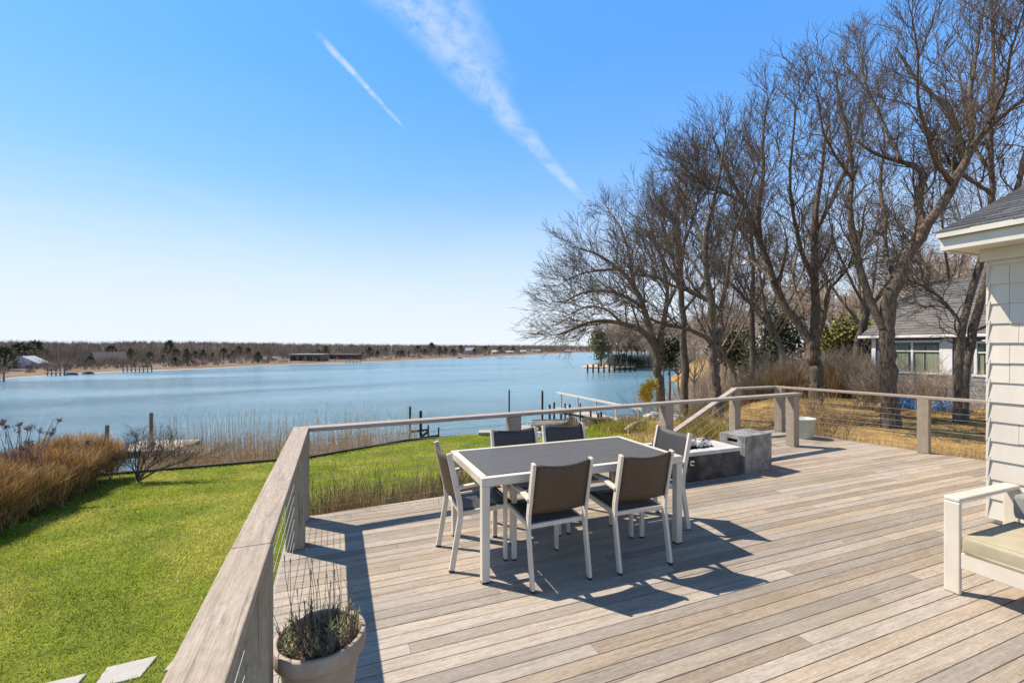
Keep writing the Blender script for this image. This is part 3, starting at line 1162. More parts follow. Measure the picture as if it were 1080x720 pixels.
# ------------------------------------------------------------------ sofa at the right edge
def make_sofa():
    cush = M('sofa_cushion', (.33, .285, .185), (.42, .365, .245), 5, .9, bump=.12, bscale=160, big=(3, (.42, .35, .22), .4))
    ticking = M('sofa_back_cushion', (.20, .19, .18), (.30, .29, .275), 5, .9, bump=.12, bscale=160)
    # faces -x (towards the lawn); origin under the front corner of the left arm
    a = on(1003.5, 624.5, 0)
    o = empty('sofa', a, 0.0, label='white metal outdoor loveseat with beige cushion at the house wall', cat='sofa')
    D, L = .80, 1.55
    bw, bt = .088, .030
    for y in (0, -L):
        m = MB()
        m.box((bt / 2, y, .615 / 2), (bt, bw, .615))
        m.box((D / 2, y, .630), (D, bw, bt))
        m.box((D - bt / 2, y, .615 / 2), (bt, bw, .615))
        m.build('arm_frame', MT['white_metal'], o, bevel=.010, seg=3)
    MB().box((.02, -L / 2, .235), (.028, L - bw - .004, .105)).build('front_rail', MT['white_metal'], o, bevel=.004)
    m = MB()
    m.box((D - .045, -L / 2, .235), (.028, L - bw - .004, .105))
    for k in range(6):
        m.box((.38, -.15 - k * .25, .262), (.66, .05, .018))
    m.build('seat_frame', MT['white_metal'], o, bevel=.003)
    m = MB()
    m.box((D - .02, -L / 2, .44), (.02, L - bw - .004, .03))
    m.box((D - .02, -L / 2, .59), (.03, L - bw, .05))
    for k in range(9):
        m.box((D - .02, -.17 - k * .15, .51), (.014, .035, .11))
    m.build('back_frame', MT['white_metal'], o, bevel=.004)

    def cushion(name, x0, x1, y0, y1, z0, z1, mt, rot=0.0):
        bm = bmesh.new()
        bmesh.ops.create_cube(bm, size=1)
        bmesh.ops.subdivide_edges(bm, edges=bm.edges[:], cuts=7, use_grid_fill=True)
        for vv in bm.verts:
            x, y, z = vv.co * 2
            pu = (1 - x ** 4) * (1 - y ** 4)
            e = (abs(x) ** 8 + abs(y) ** 8) * .05
            vv.co = Vector((x * (1 - .02 * abs(z) ** 3), y * (1 - .02 * abs(z) ** 3), z * (.80 + .22 * pu))) / 2
            vv.co.x = x0 + (vv.co.x + .5) * (x1 - x0)
            vv.co.y = y0 + (vv.co.y + .5) * (y1 - y0)
            vv.co.z = z0 + (vv.co.z + .5) * (z1 - z0)
        me = bpy.data.meshes.new(name)
        bm.to_mesh(me)
        bm.free()
        me.materials.append(mt)
        for p in me.polygons:
            p.use_smooth = True
        ob = bpy.data.objects.new(name, me)
        col.objects.link(ob)
        ob.parent = o
        bv = ob.modifiers.new('round', 'BEVEL')
        bv.width = .018
        bv.segments = 3
        bv.angle_limit = R(50)
        # piping round both edges
        pp = MB()
        for zz in (z0 + (z1 - z0) * .12, z1 - (z1 - z0) * .12):
            e = .012
            pp.tube([(x0 + e, y0 + e, zz), (x1 - e, y0 + e, zz), (x1 - e, y1 - e, zz), (x0 + e, y1 - e, zz), (x0 + e, y0 + e, zz)], .006, 6)
        pp.build('piping', mt, ob, smooth=True)
        return ob
    for k in range(2):
        y1_ = -bw / 2 - .012 - k * (L - bw) / 2
        cushion('seat_cushion', -.005, .66, y1_ - (L - bw) / 2 + .02, y1_, .272, .425, cush)
    for k in range(2):
        y1_ = -bw / 2 - .02 - k * (L - bw) / 2
        cushion('back_cushion', .62, .76, y1_ - (L - bw) / 2 + .03, y1_, .425, .625, ticking)


make_sofa()


# ------------------------------------------------------------------ shingled house corner at the right
def make_house():
    sh = M('painted_shingle', (.535, .49, .415), (.61, .565, .485), 6, .65, bump=.12, island=.05, stretch=(1, 1, .25), bscale=30)
    trim = M('house_trim', (.58, .54, .465), (.65, .61, .535), 5, .5)
    asph = M('asphalt_shingle', (.035, .036, .04), (.13, .13, .135), 55, .9, bump=.5, island=.35)
    S0, T1, T0, EZ = 5.73, 2.25, -1.6, 2.60
    o = empty('shingled_house', (S0, T1, 0), label='white shingled house corner with grey roof at the deck', cat='house')
    w = MB()
    exp, n = .182, 14
    for i in range(n):
        z0 = .05 + i * exp
        # the -x face and the +y face, each course tilted out at its butt
        y = 0.02
        while y > T0 - T1:
            wd = random.choice((.16, .22, .28, .34, .40))
            y2 = max(T0 - T1, y - wd)
            j = random.uniform(-.004, .004)
            b = .017 + random.uniform(-.002, .002)
            P = [(-b, y, z0 + j), (-b, y2 + .003, z0 + j), (0.0, y2 + .003, z0 + exp + .03), (0.0, y, z0 + exp + .03)]
            Q = [(p[0] + .012, p[1], p[2]) for p in P]
            w.add(P + Q, [(3, 2, 1, 0), (4, 5, 6, 7), (0, 1, 5, 4), (1, 2, 6, 5), (2, 3, 7, 6), (3, 0, 4, 7)])
            y = y2
        x = -.02
        while x < 3.6:
            wd = random.choice((.16, .22, .28, .34, .40))
            b = .017
            P = [(x, b, z0), (x + wd - .003, b, z0), (x + wd - .003, 0, z0 + exp + .03), (x, 0, z0 + exp + .03)]
            Q = [(p[0], p[1] - .012, p[2]) for p in P]
            w.add(P + Q, [(0, 1, 2, 3), (7, 6, 5, 4), (0, 4, 5, 1), (1, 5, 6, 2), (2, 6, 7, 3), (3, 7, 4, 0)])
            x += wd
    w.box((1.8, (T0 - T1) / 2 - .01, EZ / 2), (3.56, (T1 - T0) - .03, EZ - .01))
    w.build('wall', sh, o)
    # eave: boxed soffit, fascia board with crown, running along y; overhang .27 and .24 past the corner
    OV, OE = .39, .19
    f = MB()
    ly = T0 - T1
    f.box((-OV + .012, (OE + ly) / 2, EZ - .045 + .09), (.024, OE - ly, .17))
    f.box((-OV - .022, (OE + ly) / 2, EZ + .105), (.044, OE - ly + .02, .055))
    f.box(((3.6 - OV) / 2, OE - .012, EZ + .045), (3.6 + OV - .05, .024, .17))
    f.build('fascia', trim, o, bevel=.004)
    s = MB()
    s.box(((3.6 - OV) / 2 + .012, (OE + ly) / 2 - .012, EZ - .02), (3.6 + OV - .03, OE - ly - .03, .016))
    s.box((-.035, (ly) / 2 + .02, EZ - .085), (.022, -ly + .06, .11))
    s.build('soffit', trim, o)
    # roof: courses stepping up along +x, raked end
    r = MB()
    sl = .40
    c = 1 / math.sqrt(1 + sl * sl)
    for i in range(24):
        x0 = -OV - .045 + i * .14 * c
        z0 = EZ + .128 + (x0 + OV + .045) * sl
        y = OE + .02
        while y > ly:
            wd = random.uniform(.2, .34)
            y2 = max(ly, y - wd)
            x1 = x0 + .17 * c
            z1 = EZ + .128 + (x1 + OV + .045) * sl
            j = random.uniform(0, .006)
            P = [(x0 - j, y, z0 + .012), (x1, y, z1 + .001), (x1, y2 + .004, z1 + .001), (x0 - j, y2 + .004, z0 + .012)]
            Q = [(p[0], p[1], p[2] - .010) for p in P]
            r.add(P + Q, [(0, 1, 2, 3)[::-1], (4, 5, 6, 7), (0, 4, 5, 1), (1, 5, 6, 2), (2, 6, 7, 3), (3, 7, 4, 0)])
            y = y2
    rf = r.build('roof', asph, o)
    u = MB()
    x0, x1 = -OV - .03, 3.4
    za, zb = EZ + .118, EZ + .118 + (x1 - x0) * sl
    u.add([(x0, OE, za), (x1, OE, zb), (x1, ly, zb), (x0, ly, za), (x0, OE, za - .05), (x1, OE, EZ), (x1, ly, EZ), (x0, ly, za - .05)],
          [(0, 1, 2, 3)[::-1], (4, 5, 6, 7), (0, 4, 5, 1)[::-1], (2, 6, 7, 3)[::-1]])
    u.build('roof_deck', trim, o)


make_house()
# ------------------------------------------------------------------ bare trees
MT['bark'] = M('bark', (.035, .025, .018), (.125, .092, .066), 22, .95, bump=1.0, stretch=(1, 1, .22), c3=(.26, .205, .15), bscale=34, big=(1.6, (.14, .12, .085), .35))
MT['twig'] = M('twig_bark', (.075, .054, .04), (.185, .14, .104), 5, .9)
MT['pale_bark'] = M('grey_bark', (.12, .092, .066), (.27, .22, .165), 12, .95, bump=.6, stretch=(1, 1, .3))
MT['brush'] = M('brush_twigs', (.27, .205, .145), (.55, .44, .335), .8, .95, island=.3)


def resample(P, Rr, k):
    """Catmull-like smoothing of a polyline (n,3) to k points"""
    P, Rr = np.asarray(P, float), np.asarray(Rr, float)
    s = np.concatenate([[0], np.cumsum(np.linalg.norm(np.diff(P, axis=0), axis=1))])
    u = np.linspace(0, s[-1], k)
    out = np.stack([np.interp(u, s, P[:, i]) for i in range(3)], -1)
    for _ in range(2):
        o2 = out.copy()
        o2[1:-1] = .25 * out[:-2] + .5 * out[1:-1] + .25 * out[2:]
        out = o2
    return out, np.interp(u, s, Rr)


def tubes_np(P, Rr, sides):
    """P (n,k,3), Rr (n,k) -> verts, quads"""
    n, k, _ = P.shape
    T = np.gradient(P, axis=1)
    T /= np.linalg.norm(T, axis=2, keepdims=True) + 1e-9
    ref = np.where(np.abs(T[:, :1, 2:3]) < .8, np.array([[[0, 0, 1.0]]]), np.array([[[1.0, 0, 0]]]))
    ref = np.broadcast_to(ref, T.shape)
    S = np.cross(T, ref)
    S /= np.linalg.norm(S, axis=2, keepdims=True) + 1e-9
    U = np.cross(S, T)
    a = np.arange(sides) * 2 * np.pi / sides
    V = P[:, :, None] + (S[:, :, None] * np.cos(a)[None, None, :, None] + U[:, :, None] * np.sin(a)[None, None, :, None]) * Rr[:, :, None, None]
    idx = np.arange(n * k * sides).reshape(n, k, sides)
    A = idx[:, :-1]
    B = idx[:, 1:]
    f = np.stack([A, np.roll(A, -1, 2), np.roll(B, -1, 2), B], -1).reshape(-1, 4)
    return V.reshape(-1, 3), f


def grow(P, Rr, m, length, spread, up, wig, k, rng, umin=.25, rscale=.62, out_c=None, out=0.0, rmin=.004, tip=.35, up_grow=.06, umax=1.0):
    n = len(P)
    idx = np.repeat(np.arange(n), m)
    N = len(idx)
    u = umin + (umax - umin) * (np.tile((np.arange(m) + .5) / m, n) + rng.uniform(-.5 / m, .5 / m, N))
    u[(np.arange(N) % m) == m - 1] = .98
    kk = P.shape[1]
    x = np.clip(u * (kk - 1), 0, kk - 1.001)
    i0 = x.astype(int)
    fr = (x - i0)[:, None]
    pos = P[idx, i0] * (1 - fr) + P[idx, i0 + 1] * fr
    r0 = Rr[idx, i0] * (1 - fr[:, 0]) + Rr[idx, i0 + 1] * fr[:, 0]
    t = P[idx, i0 + 1] - P[idx, i0]
    t /= np.linalg.norm(t, axis=1, keepdims=True) + 1e-9
    q = rng.normal(size=(N, 3))
    q -= (q * t).sum(1, keepdims=True) * t
    q /= np.linalg.norm(q, axis=1, keepdims=True) + 1e-9
    an = rng.uniform(spread[0], spread[1], N)
    an[(np.arange(N) % m) == m - 1] *= .4
    d = t * np.cos(an)[:, None] + q * np.sin(an)[:, None]
    d[:, 2] += up
    if out_c is not None:
        o = pos - out_c
        o /= np.linalg.norm(o, axis=1, keepdims=True) + 1e-9
        d += o * out
    d /= np.linalg.norm(d, axis=1, keepdims=True)
    L = length * (1.15 - .55 * u) * rng.uniform(.6, 1.25, N)
    pts = [pos]
    for j in range(k - 1):
        d = d + rng.normal(size=(N, 3)) * wig
        d[:, 2] += up_grow
        d /= np.linalg.norm(d, axis=1, keepdims=True)
        pts.append(pts[-1] + d * (L / (k - 1))[:, None])
    Pn = np.stack(pts, 1)
    rb = np.maximum(np.minimum(r0 * rscale, L * .028), rmin)
    w = np.linspace(1, tip, k)
    return Pn, np.maximum(rb[:, None] * w[None], rmin * .6)


def bare_tree(name, label, cat, origin, limbs, levels, seed, group=None, bark=None, twig=None, trunk_u=1.0, out_c=None):
    """limbs: list of (points, radii) in world space; levels: dicts for grow(). Trunk and limbs one part, twigs another."""
    rng = np.random.default_rng(seed)
    o = empty(name, origin, label=label, cat=cat, group=group)
    org = np.array(origin)
    V, Fq, n = [], [], 0

    def put(v, f):
        nonlocal n
        V.append(v)
        Fq.append(f + n)
        n += len(v)
    K = 18
    PL, RL = [], []
    for pts, rad in limbs:
        p, r = resample(np.array(pts) - org, rad, K)
        wob = rng.normal(size=p.shape) * (r[:, None] * .18)
        wob[:2] = 0
        p = p + wob
        PL.append(p)
        RL.append(r * rng.uniform(.94, 1.06, K))
    PL, RL = np.stack(PL), np.stack(RL)
    v, f = tubes_np(PL, RL, 10)
    put(v, f)
    # lower part of the trunk stays clean: branches start at fraction trunk_u of limb 0 (1 = none on it)
    BP, BR = (PL, RL)
    if trunk_u >= 1:
        BP, BR = PL[1:], RL[1:]
    elif trunk_u > 0:
        q, qr = resample(PL[0][int(trunk_u * K):], RL[0][int(trunk_u * K):], K)
        BP, BR = np.concatenate([q[None], PL[1:]]), np.concatenate([qr[None], RL[1:]])
    c = None if out_c is None else np.array(out_c) - org
    P, Rr = BP, BR
    TV, TF, tn = [], [], 0
    allP = [(P, Rr)]
    for li, lv in enumerate(levels):
        lv = dict(lv)
        both = lv.pop('both', False)
        sides = lv.pop('sides', 4)
        src = allP[-1]
        parts_ = [grow(src[0], src[1], rng=rng, out_c=c, **lv)]
        if both and len(allP) > 1:
            lv2 = dict(lv)
            lv2['m'] = both
            parts_.append(grow(allP[-2][0], allP[-2][1], rng=rng, out_c=c, **lv2))
        P = np.concatenate([a for a, _ in parts_])
        Rr = np.concatenate([b for _, b in parts_])
        allP.append((P, Rr))
        v, f = tubes_np(P, Rr, sides)
        if li == 0:
            put(v, f)
        else:
            TV.append(v)
            TF.append(f + tn)
            tn += len(v)
    np_mesh('trunk', np.concatenate(V), np.concatenate(Fq), bark or MT['bark'], o, smooth=True)
    if TV:
        np_mesh('crown', np.concatenate(TV), np.concatenate(TF), twig or MT['twig'], o)
    return o


def limb(pix, Y, r_px, dY=0.0):
    """pix: [(px,py)...], depth Y (+dY towards the tip), radii in pixels -> points, radii"""
    n = len(pix)
    pts, rad = [], []
    for i, (x, y) in enumerate(pix):
        u = i / max(1, n - 1)
        pts.append(tuple(at(x, y, Y + dY * u)))
        rad.append(np.interp(u, np.linspace(0, 1, len(r_px)), r_px) * .86 / F * (Y + dY * u))
    return pts, rad


def base_of(px, Y):
    p = cam2w((px - CX) / F * Y, Y)
    return (p.x, p.y, gz(p.x, p.y))


def lv(m1, l1, l2, l3, l4, up=.25, m=(7, 5, 4, 3), rm=.0085):
    return [dict(m=m1 + 2, length=l1 * .88, spread=(.5, 1.15), up=up * .45, wig=.14, k=9, umin=.2, rscale=.38, out=.4, rmin=.013, sides=6, up_grow=.025),
            dict(m=m[1], length=l2 * .98, spread=(.45, 1.05), up=up * .3, wig=.17, k=7, umin=.15, rscale=.55, out=.3, rmin=rm * 1.25, sides=4, both=3, up_grow=.02),
            dict(m=m[2], length=l3 * 1.05, spread=(.4, .95), up=up * .3, wig=.15, k=5, umin=.15, rscale=.65, out=.3, rmin=rm, sides=3, both=2, up_grow=.02),
            dict(m=m[3], length=l4, spread=(.35, .85), up=up * .3, wig=.16, k=4, umin=.15, rscale=.7, out=.2, rmin=rm * .85, sides=3, up_grow=.02)]


def trunk_pts(px, Y, pix, r):
    b = base_of(px, Y)
    pts, rad = limb(pix, Y, r)
    return [b] + pts, [rad[0] * 1.12] + rad


# T1 : wide spreading tree at the water edge, long low limb to the left
Y = 21.0
bare_tree('bare_tree', 'wide bare tree at water edge whose long low limb reaches left over the cove', 'tree', base_of(697, Y), [
    trunk_pts(697, Y, [(697, 420), (696, 400), (694, 378), (689, 360)], (5.6, 5.2, 5.0, 4.8)),
    limb([(690, 364), (679, 348), (657, 341), (632, 337), (610, 344), (592, 352)], Y, (4.4, 3.0, 2.2, 1.2), -1.5),
    limb([(692, 368), (679, 324), (668, 299), (652, 283), (632, 268), (612, 262)], Y, (4.4, 2.8, 1.8, .9), 2),
    limb([(695, 372), (702, 324), (706, 306), (699, 277), (688, 245), (680, 222)], Y, (4.0, 2.4, 1.6, .8), 1),
    limb([(679, 326), (660, 312), (640, 306), (615, 308), (596, 318)], Y + .5, (2.4, 1.6, .8), -3),
    limb([(668, 300), (664, 268), (655, 240), (642, 222)], Y + .6, (2.2, 1.4, .7), 3),
    limb([(702, 326), (716, 296), (722, 262), (724, 230)], Y, (2.2, 1.4, .7), -2),
    limb([(652, 284), (634, 285), (614, 288), (596, 296)], Y + 1, (1.7, 1.1, .6), 1.5),
    limb([(656, 341), (640, 326), (620, 322), (600, 332)], Y - .5, (1.7, 1.1, .6), -2.5),
], lv(9, 2.5, 1.3, .75, .42, up=.18), 3, out_c=tuple(at(690, 350, Y)))

# T2 slim straight stem
Y = 23.0
bare_tree('bare_tree', 'slim straight bare tree just right of the wide water edge tree', 'tree', base_of(722, Y), [
    trunk_pts(722, Y, [(722, 415), (721, 380), (720, 330), (717, 270), (714, 225), (716, 185)], (4.6, 4.2, 3.2, 2.2, 1.2)),
    limb([(719, 300), (708, 268), (698, 235), (690, 205)], Y, (2, 1.3, .6), 1.5),
    limb([(717, 270), (730, 235), (738, 205), (742, 178)], Y, (1.8, 1.2, .6), -1.5),
    limb([(720, 330), (742, 300), (752, 270), (760, 245)], Y, (1.8, 1.2, .6), 2),
], lv(10, 2.0, 1.1, .65, .4, up=.35), 4, trunk_u=.55, out_c=tuple(at(720, 330, Y)))

# T3
Y = 14.2
bare_tree('bare_tree', 'forked bare tree behind the sloping stair handrail', 'tree', base_of(757, Y), [
    trunk_pts(757, Y, [(757, 430), (755, 405), (753, 385), (752, 362)], (6.0, 5.5, 5.3, 5.6)),
    limb([(751, 362), (744, 354), (724, 346), (701, 342), (684, 336), (668, 322)], Y, (3.4, 2.4, 1.8, .9), -1.5),
    limb([(754, 362), (760, 350), (762, 331), (748, 315), (722, 306), (704, 285), (694, 262), (686, 248)], Y, (4.6, 4.0, 3.0, 2.0, 1.0), 1.5),
    limb([(752, 362), (750, 335), (746, 299), (742, 252), (752, 215), (760, 180), (764, 150)], Y, (4.8, 4.0, 3.0, 2.0, .9), .5),
    limb([(742, 256), (730, 228), (724, 205), (722, 188)], Y + .3, (2.4, 1.6, .8), 2),
    limb([(760, 325), (768, 290), (772, 250), (788, 210), (796, 178)], Y, (2.6, 1.8, .9), -1.5),
    limb([(722, 306), (706, 300), (690, 292), (670, 290)], Y + .8, (2, 1.3, .7), -2),
    limb([(746, 300), (730, 275), (716, 260), (700, 232)], Y, (2, 1.3, .7), 2.5),
], lv(9, 2.1, 1.1, .62, .36, up=.3), 5, out_c=tuple(at(752, 350, Y)))

# T4 thin, further back
Y = 25.0
bare_tree('bare_tree', 'thin dark bare tree standing in the hedge left of the big forked tree', 'tree', base_of(794, Y), [
    trunk_pts(794, Y, [(794, 405), (794, 370), (793, 330), (795, 290), (792, 250), (794, 210)], (3.8, 3.4, 2.6, 1.8, 1.0)),
    limb([(793, 322), (780, 308), (768, 296), (760, 270)], Y, (1.8, 1.2, .6), -1.5),
    limb([(794, 328), (804, 304), (808, 280), (814, 250)], Y, (1.8, 1.2, .6), 1.5),
    limb([(795, 290), (788, 260), (776, 230), (772, 200)], Y, (1.5, 1.0, .6), 1.5),
], lv(7, 2.0, 1.1, .65, .4, up=.3), 6, trunk_u=.5, out_c=tuple(at(794, 330, Y)))

# T5 big forked
Y = 15.5
bare_tree('bare_tree', 'big forked bare tree right behind the corner of the right railing', 'tree', base_of(862, Y), [
    trunk_pts(862, Y, [(861, 420), (860, 398), (859, 378), (858, 360)], (7.6, 6.8, 6.6, 7.0)),
    limb([(857, 364), (850, 352), (828, 327), (815, 295), (802, 255), (786, 215), (766, 180), (752, 145)], Y, (5.4, 4.6, 4.0, 3.0, 2.0, 1.0), 1),
    limb([(859, 362), (861, 341), (860, 313), (861, 274), (858, 240), (864, 205), (868, 165), (874, 125)], Y, (5.6, 5.0, 4.4, 3.2, 2.0, .9), 0),
    limb([(862, 356), (868, 345), (870, 330), (873, 307), (880, 298), (893, 288), (902, 262)], Y, (3.0, 2.6, 2.0, 1.3, .8), -1.5),
    limb([(802, 256), (800, 220), (806, 180), (804, 140), (810, 105)], Y + .6, (2.8, 2.0, 1.0), 1),
    limb([(786, 216), (768, 205), (748, 200), (728, 182)], Y + .6, (2.2, 1.5, .7), -2),
    limb([(860, 300), (846, 270), (838, 235), (832, 195), (836, 150), (840, 110)], Y, (3.0, 2.2, 1.6, .8), -2),
    limb([(859, 244), (876, 215), (890, 182), (902, 148), (908, 110)], Y, (2.8, 2.0, 1.0), 2),
    limb([(848, 345), (846, 322), (838, 306), (836, 286), (842, 262)], Y + .3, (2.2, 1.8, 1.0), 2.5),
    limb([(815, 297), (800, 280), (784, 272), (766, 252)], Y, (2, 1.4, .7), 3),
], lv(8, 2.2, 1.15, .65, .38, up=.3), 8, out_c=tuple(at(860, 350, Y)))

# T6 nearest, thick and kinked
Y = 12.7
bare_tree('bare_tree', 'thickest bare tree with kinked limbs in front of the neighbour house', 'tree', base_of(940, Y), [
    trunk_pts(940, Y, [(940, 440), (937, 400), (935, 372), (935, 345), (936, 322)], (9.6, 8.3, 7.8, 7.8, 8.2)),
    limb([(931, 346), (924, 332), (913, 310), (905, 271), (900, 245), (893, 225), (900, 190), (896, 150), (886, 110), (880, 75)], Y, (4.4, 4.0, 3.6, 2.8, 1.8, .9), 1),
    limb([(936, 326), (938, 314), (944, 288), (964, 262), (980, 236), (1005, 194), (1024, 155), (1043, 130), (1078, 108), (1105, 80)], Y, (7.6, 7.0, 6.2, 5.4, 4.0, 2.8, 1.6), -1.0),
    limb([(971, 250), (971, 232), (967, 208), (977, 186), (968, 176), (949, 170), (922, 163), (905, 150)], Y - .3, (4.6, 4.2, 3.2, 2.2, 1.2), 1.4),
    limb([(1004, 196), (1020, 172), (1012, 146), (1004, 120), (985, 100), (962, 80), (945, 50)], Y - .5, (3.8, 3.0, 2.2, 1.2), 1.5),
    limb([(1022, 160), (1026, 130), (1022, 95), (1030, 55), (1036, 15), (1044, -25)], Y - .6, (3.0, 2.2, 1.6, .8), .6),
    limb([(943, 292), (936, 275), (932, 250), (934, 222), (926, 195), (934, 160), (930, 120)], Y, (3.0, 2.4, 1.6, .8), 2.5),
    limb([(1005, 194), (985, 172), (978, 140), (966, 105), (970, 60), (962, 20)], Y - .5, (3.2, 2.2, 1.4, .7), -2.5),
    limb([(1043, 130), (1060, 95), (1066, 55), (1080, 10)], Y - .8, (2.2, 1.5, .8), -2),
    limb([(900, 190), (884, 170), (868, 140), (862, 100)], Y + .5, (1.8, 1.3, .7), -2),
    limb([(949, 170), (938, 140), (920, 110), (908, 70), (912, 40)], Y + .4, (2.2, 1.5, .7), 2),
], lv(8, 1.8, .95, .55, .32, up=.28, rm=.007), 10, out_c=tuple(at(945, 270, Y)))

# T7 twin stems by the house corner
Y = 13.6
bare_tree('bare_tree', 'twin stemmed bare tree leaning up between the neighbour house and the white shingled corner', 'tree', base_of(1010, Y), [
    trunk_pts(1010, Y, [(1009, 430), (1010, 400), (1010, 375), (1014, 341), (1025, 308), (1035, 275), (1048, 230), (1046, 180), (1043, 125), (1050, 70), (1046, 20)], (4.2, 4.0, 3.9, 3.6, 3.0, 2.2, 1.3)),
    ([tuple(base_of(1016, Y))] + limb([(1016, 425), (1019, 385), (1022, 358), (1030, 330), (1044, 285), (1068, 215), (1082, 165), (1092, 110)], Y + .25, (4.6, 4.5, 4.3, 3.8, 2.8, 1.8))[0],
     [5 / F * Y] + limb([(1016, 425), (1019, 385), (1022, 358), (1030, 330), (1044, 285), (1068, 215), (1082, 165), (1092, 110)], Y + .25, (4.6, 4.5, 4.3, 3.8, 2.8, 1.8))[1]),
    limb([(1014, 341), (1002, 326), (992, 314), (975, 302), (960, 296)], Y, (2.2, 1.6, .8), 1),
    limb([(1046, 182), (1030, 160), (1018, 120), (1012, 80)], Y, (2.2, 1.6, .8), 2),
    limb([(1047, 205), (1024, 190), (1008, 180), (995, 160)], Y, (2.4, 1.6, .8), -1),
], lv(8, 1.9, 1.0, .55, .32, up=.25), 12, trunk_u=.55, out_c=tuple(at(1025, 300, Y)))

# back row: fills the tall twig screen between the big ones
for k, (px, Y, lean, h, lab) in enumerate((
        (826, 24, -6, 9.6, 'grey bare tree in the back row left of the big forked tree'),
        (902, 23, 5, 11.0, 'grey bare tree in the back row between the big forked tree and the thickest tree'),
        (980, 24, 8, 12.6, 'tall grey bare tree rising behind the neighbour house roof'),
        (1066, 20, 4, 12.0, 'tall bare tree mostly hidden behind the white shingled corner'),
        (775, 27, -8, 8.6, 'smallest grey bare tree in the back row behind the stair landing'))):
    x, y, z = base_of(px, Y)
    b = np.array((x, y, z))
    ax = np.array((CS, -SN, 0))
    ay = np.array((SN, CS, 0))
    rng = np.random.default_rng(50 + k)
    top = b + ax * lean * .15 + np.array((0, 0, h * .42))
    L = [([b, b + np.array((0, 0, h * .2)), top], [.20, .15, .13])]
    for j in range(7):
        a = j * .9 + rng.uniform(0, .7)
        o_ = ax * math.cos(a) + ay * math.sin(a)
        st = b + (top - b) * rng.uniform(.6, 1)
        p = [st, st + o_ * h * .08 + np.array((0, 0, h * .12)), st + o_ * h * .17 + np.array((0, 0, h * .3)), st + o_ * h * .22 + np.array((0, 0, h * .5))]
        L.append((p, [.085, .06, .04, .018]))
    bare_tree('bare_tree', lab, 'tree', (x, y, z), L, lv(5, h * .19, h * .11, h * .062, h * .036, up=.3, rm=.008), 70 + k, out_c=tuple(top), bark=MT['pale_bark'])
# ------------------------------------------------------------------ grass, hedges, reeds, brush
def ground_hit(px, py, y0=7.0, y1=40.0):
    Y = y0
    while Y < y1:
        p = at(px, py, Y)
        if p.z <= gz(p.x, p.y):
            return Vector((p.x, p.y, gz(p.x, p.y)))
        Y += .05
    return p


def scatter(n, s0, s1, t0, t1, keep):
    x, y = RNG.uniform(s0, s1, n), RNG.uniform(t0, t1, n)
    k = keep(x, y)
    return x[k], y[k]


MT['grass'] = M('lawn_blade', (.20, .26, .012), (.42, .465, .034), 1.1, .75, island=.5, hue=.022, translucent=.4, spec=.25, big=(.9, (.64, .56, .11), .78))
MT['dry_grass'] = M('dormant_blade', (.26, .17, .065), (.46, .335, .15), 1.0, .85, island=.4, hue=.012, translucent=.2, spec=.2)
MT['hedge'] = M('dry_hedge_blade', (.19, .098, .036), (.45, .26, .10), 2.2, .85, island=.65, hue=.022, translucent=.2, spec=.2, c3=(.60, .43, .21), big=(1.3, (.24, .19, .06), .4))
MT['reed'] = M('reed_stalk', (.36, .25, .135), (.62, .47, .29), 2, .8, island=.35, hue=.012, spec=.2)
MT['stalk'] = M('dead_stalk', (.32, .21, .10), (.60, .44, .24), 3, .85, island=.5, hue=.015, spec=.2, translucent=.35)
MT['perennial'] = M('perennial_stalk', (.20, .125, .06), (.52, .37, .20), 3, .85, island=.6, hue=.015, spec=.2, big=(3.5, (.13, .08, .045), .5), translucent=.2)
MT['dark_twig'] = M('dark_twigs', (.06, .04, .03), (.16, .11, .075), 3, .9, island=.4)
MT['olive'] = M('olive_shoots', (.26, .21, .045), (.50, .42, .10), 1.2, .85, island=.45, hue=.02, translucent=.2, spec=.2)

# green lawn: blades thicken with distance so they stay visible
n = 1050000
x, y = scatter(n, -5.6, 7.6, -.4, 14.3, lambda x, y: RNG.random(len(x)) < np.clip(6.0 / (np.hypot(x, y) + .1) ** 1.0, .26, 1))
d = np.hypot(x, y)
bkx, bky = np.array(bk[:2]), np.array(bn_[:2])
behind = ((x - c0.x) * bky[0] + (y - c0.y) * bky[1]) > .12
ok = ((x < -.40) | behind) & (RNG.random(len(x)) < lawn_mask(x, y) * 1.3 - .15) & (shore_dist(x, y) > .05)
inv = np.zeros(len(x), bool)
for px4 in ([(112.5, 701.7), (166.7, 689), (148, 712), (97, 724)], [(92, 708), (40, 720), (8, 752), (64, 740)], [(192, 683), (246, 671), (232, 692), (172, 706)]):
    q = np.array([on(a, b, -.735)[:2] for a, b in px4])
    c_ = np.zeros(len(x), bool)
    for i in range(4):
        a, b = q[i], q[(i + 1) % 4]
        cc = (a[1] > y) != (b[1] > y)
        c_ ^= cc & (x < (b[0] - a[0]) * (y - a[1]) / (b[1] - a[1] + 1e-9) + a[0])
    inv |= c_
ok &= ~inv
x, y, d = x[ok], y[ok], d[ok]
m_ = len(x)
patch = np.array([mnoise.noise((a * .9, b * .9, 3.1)) for a, b in zip(x, y)]) * .5 + .5
hgt = RNG.uniform(.022, .05, m_) * (.75 + .5 * patch)
v, f = blade_np(np.stack([x, y, ground_z(x, y) - .006], -1), hgt, .0036 + .0008 * d, RNG.uniform(.2, 1.15, m_), RNG.uniform(0, 6.283, m_), .5, 1)
o = np_mesh('lawn_grass', v, f, MT['grass'])
tag(o, 'short bright green lawn grass', 'grass', kind='stuff')

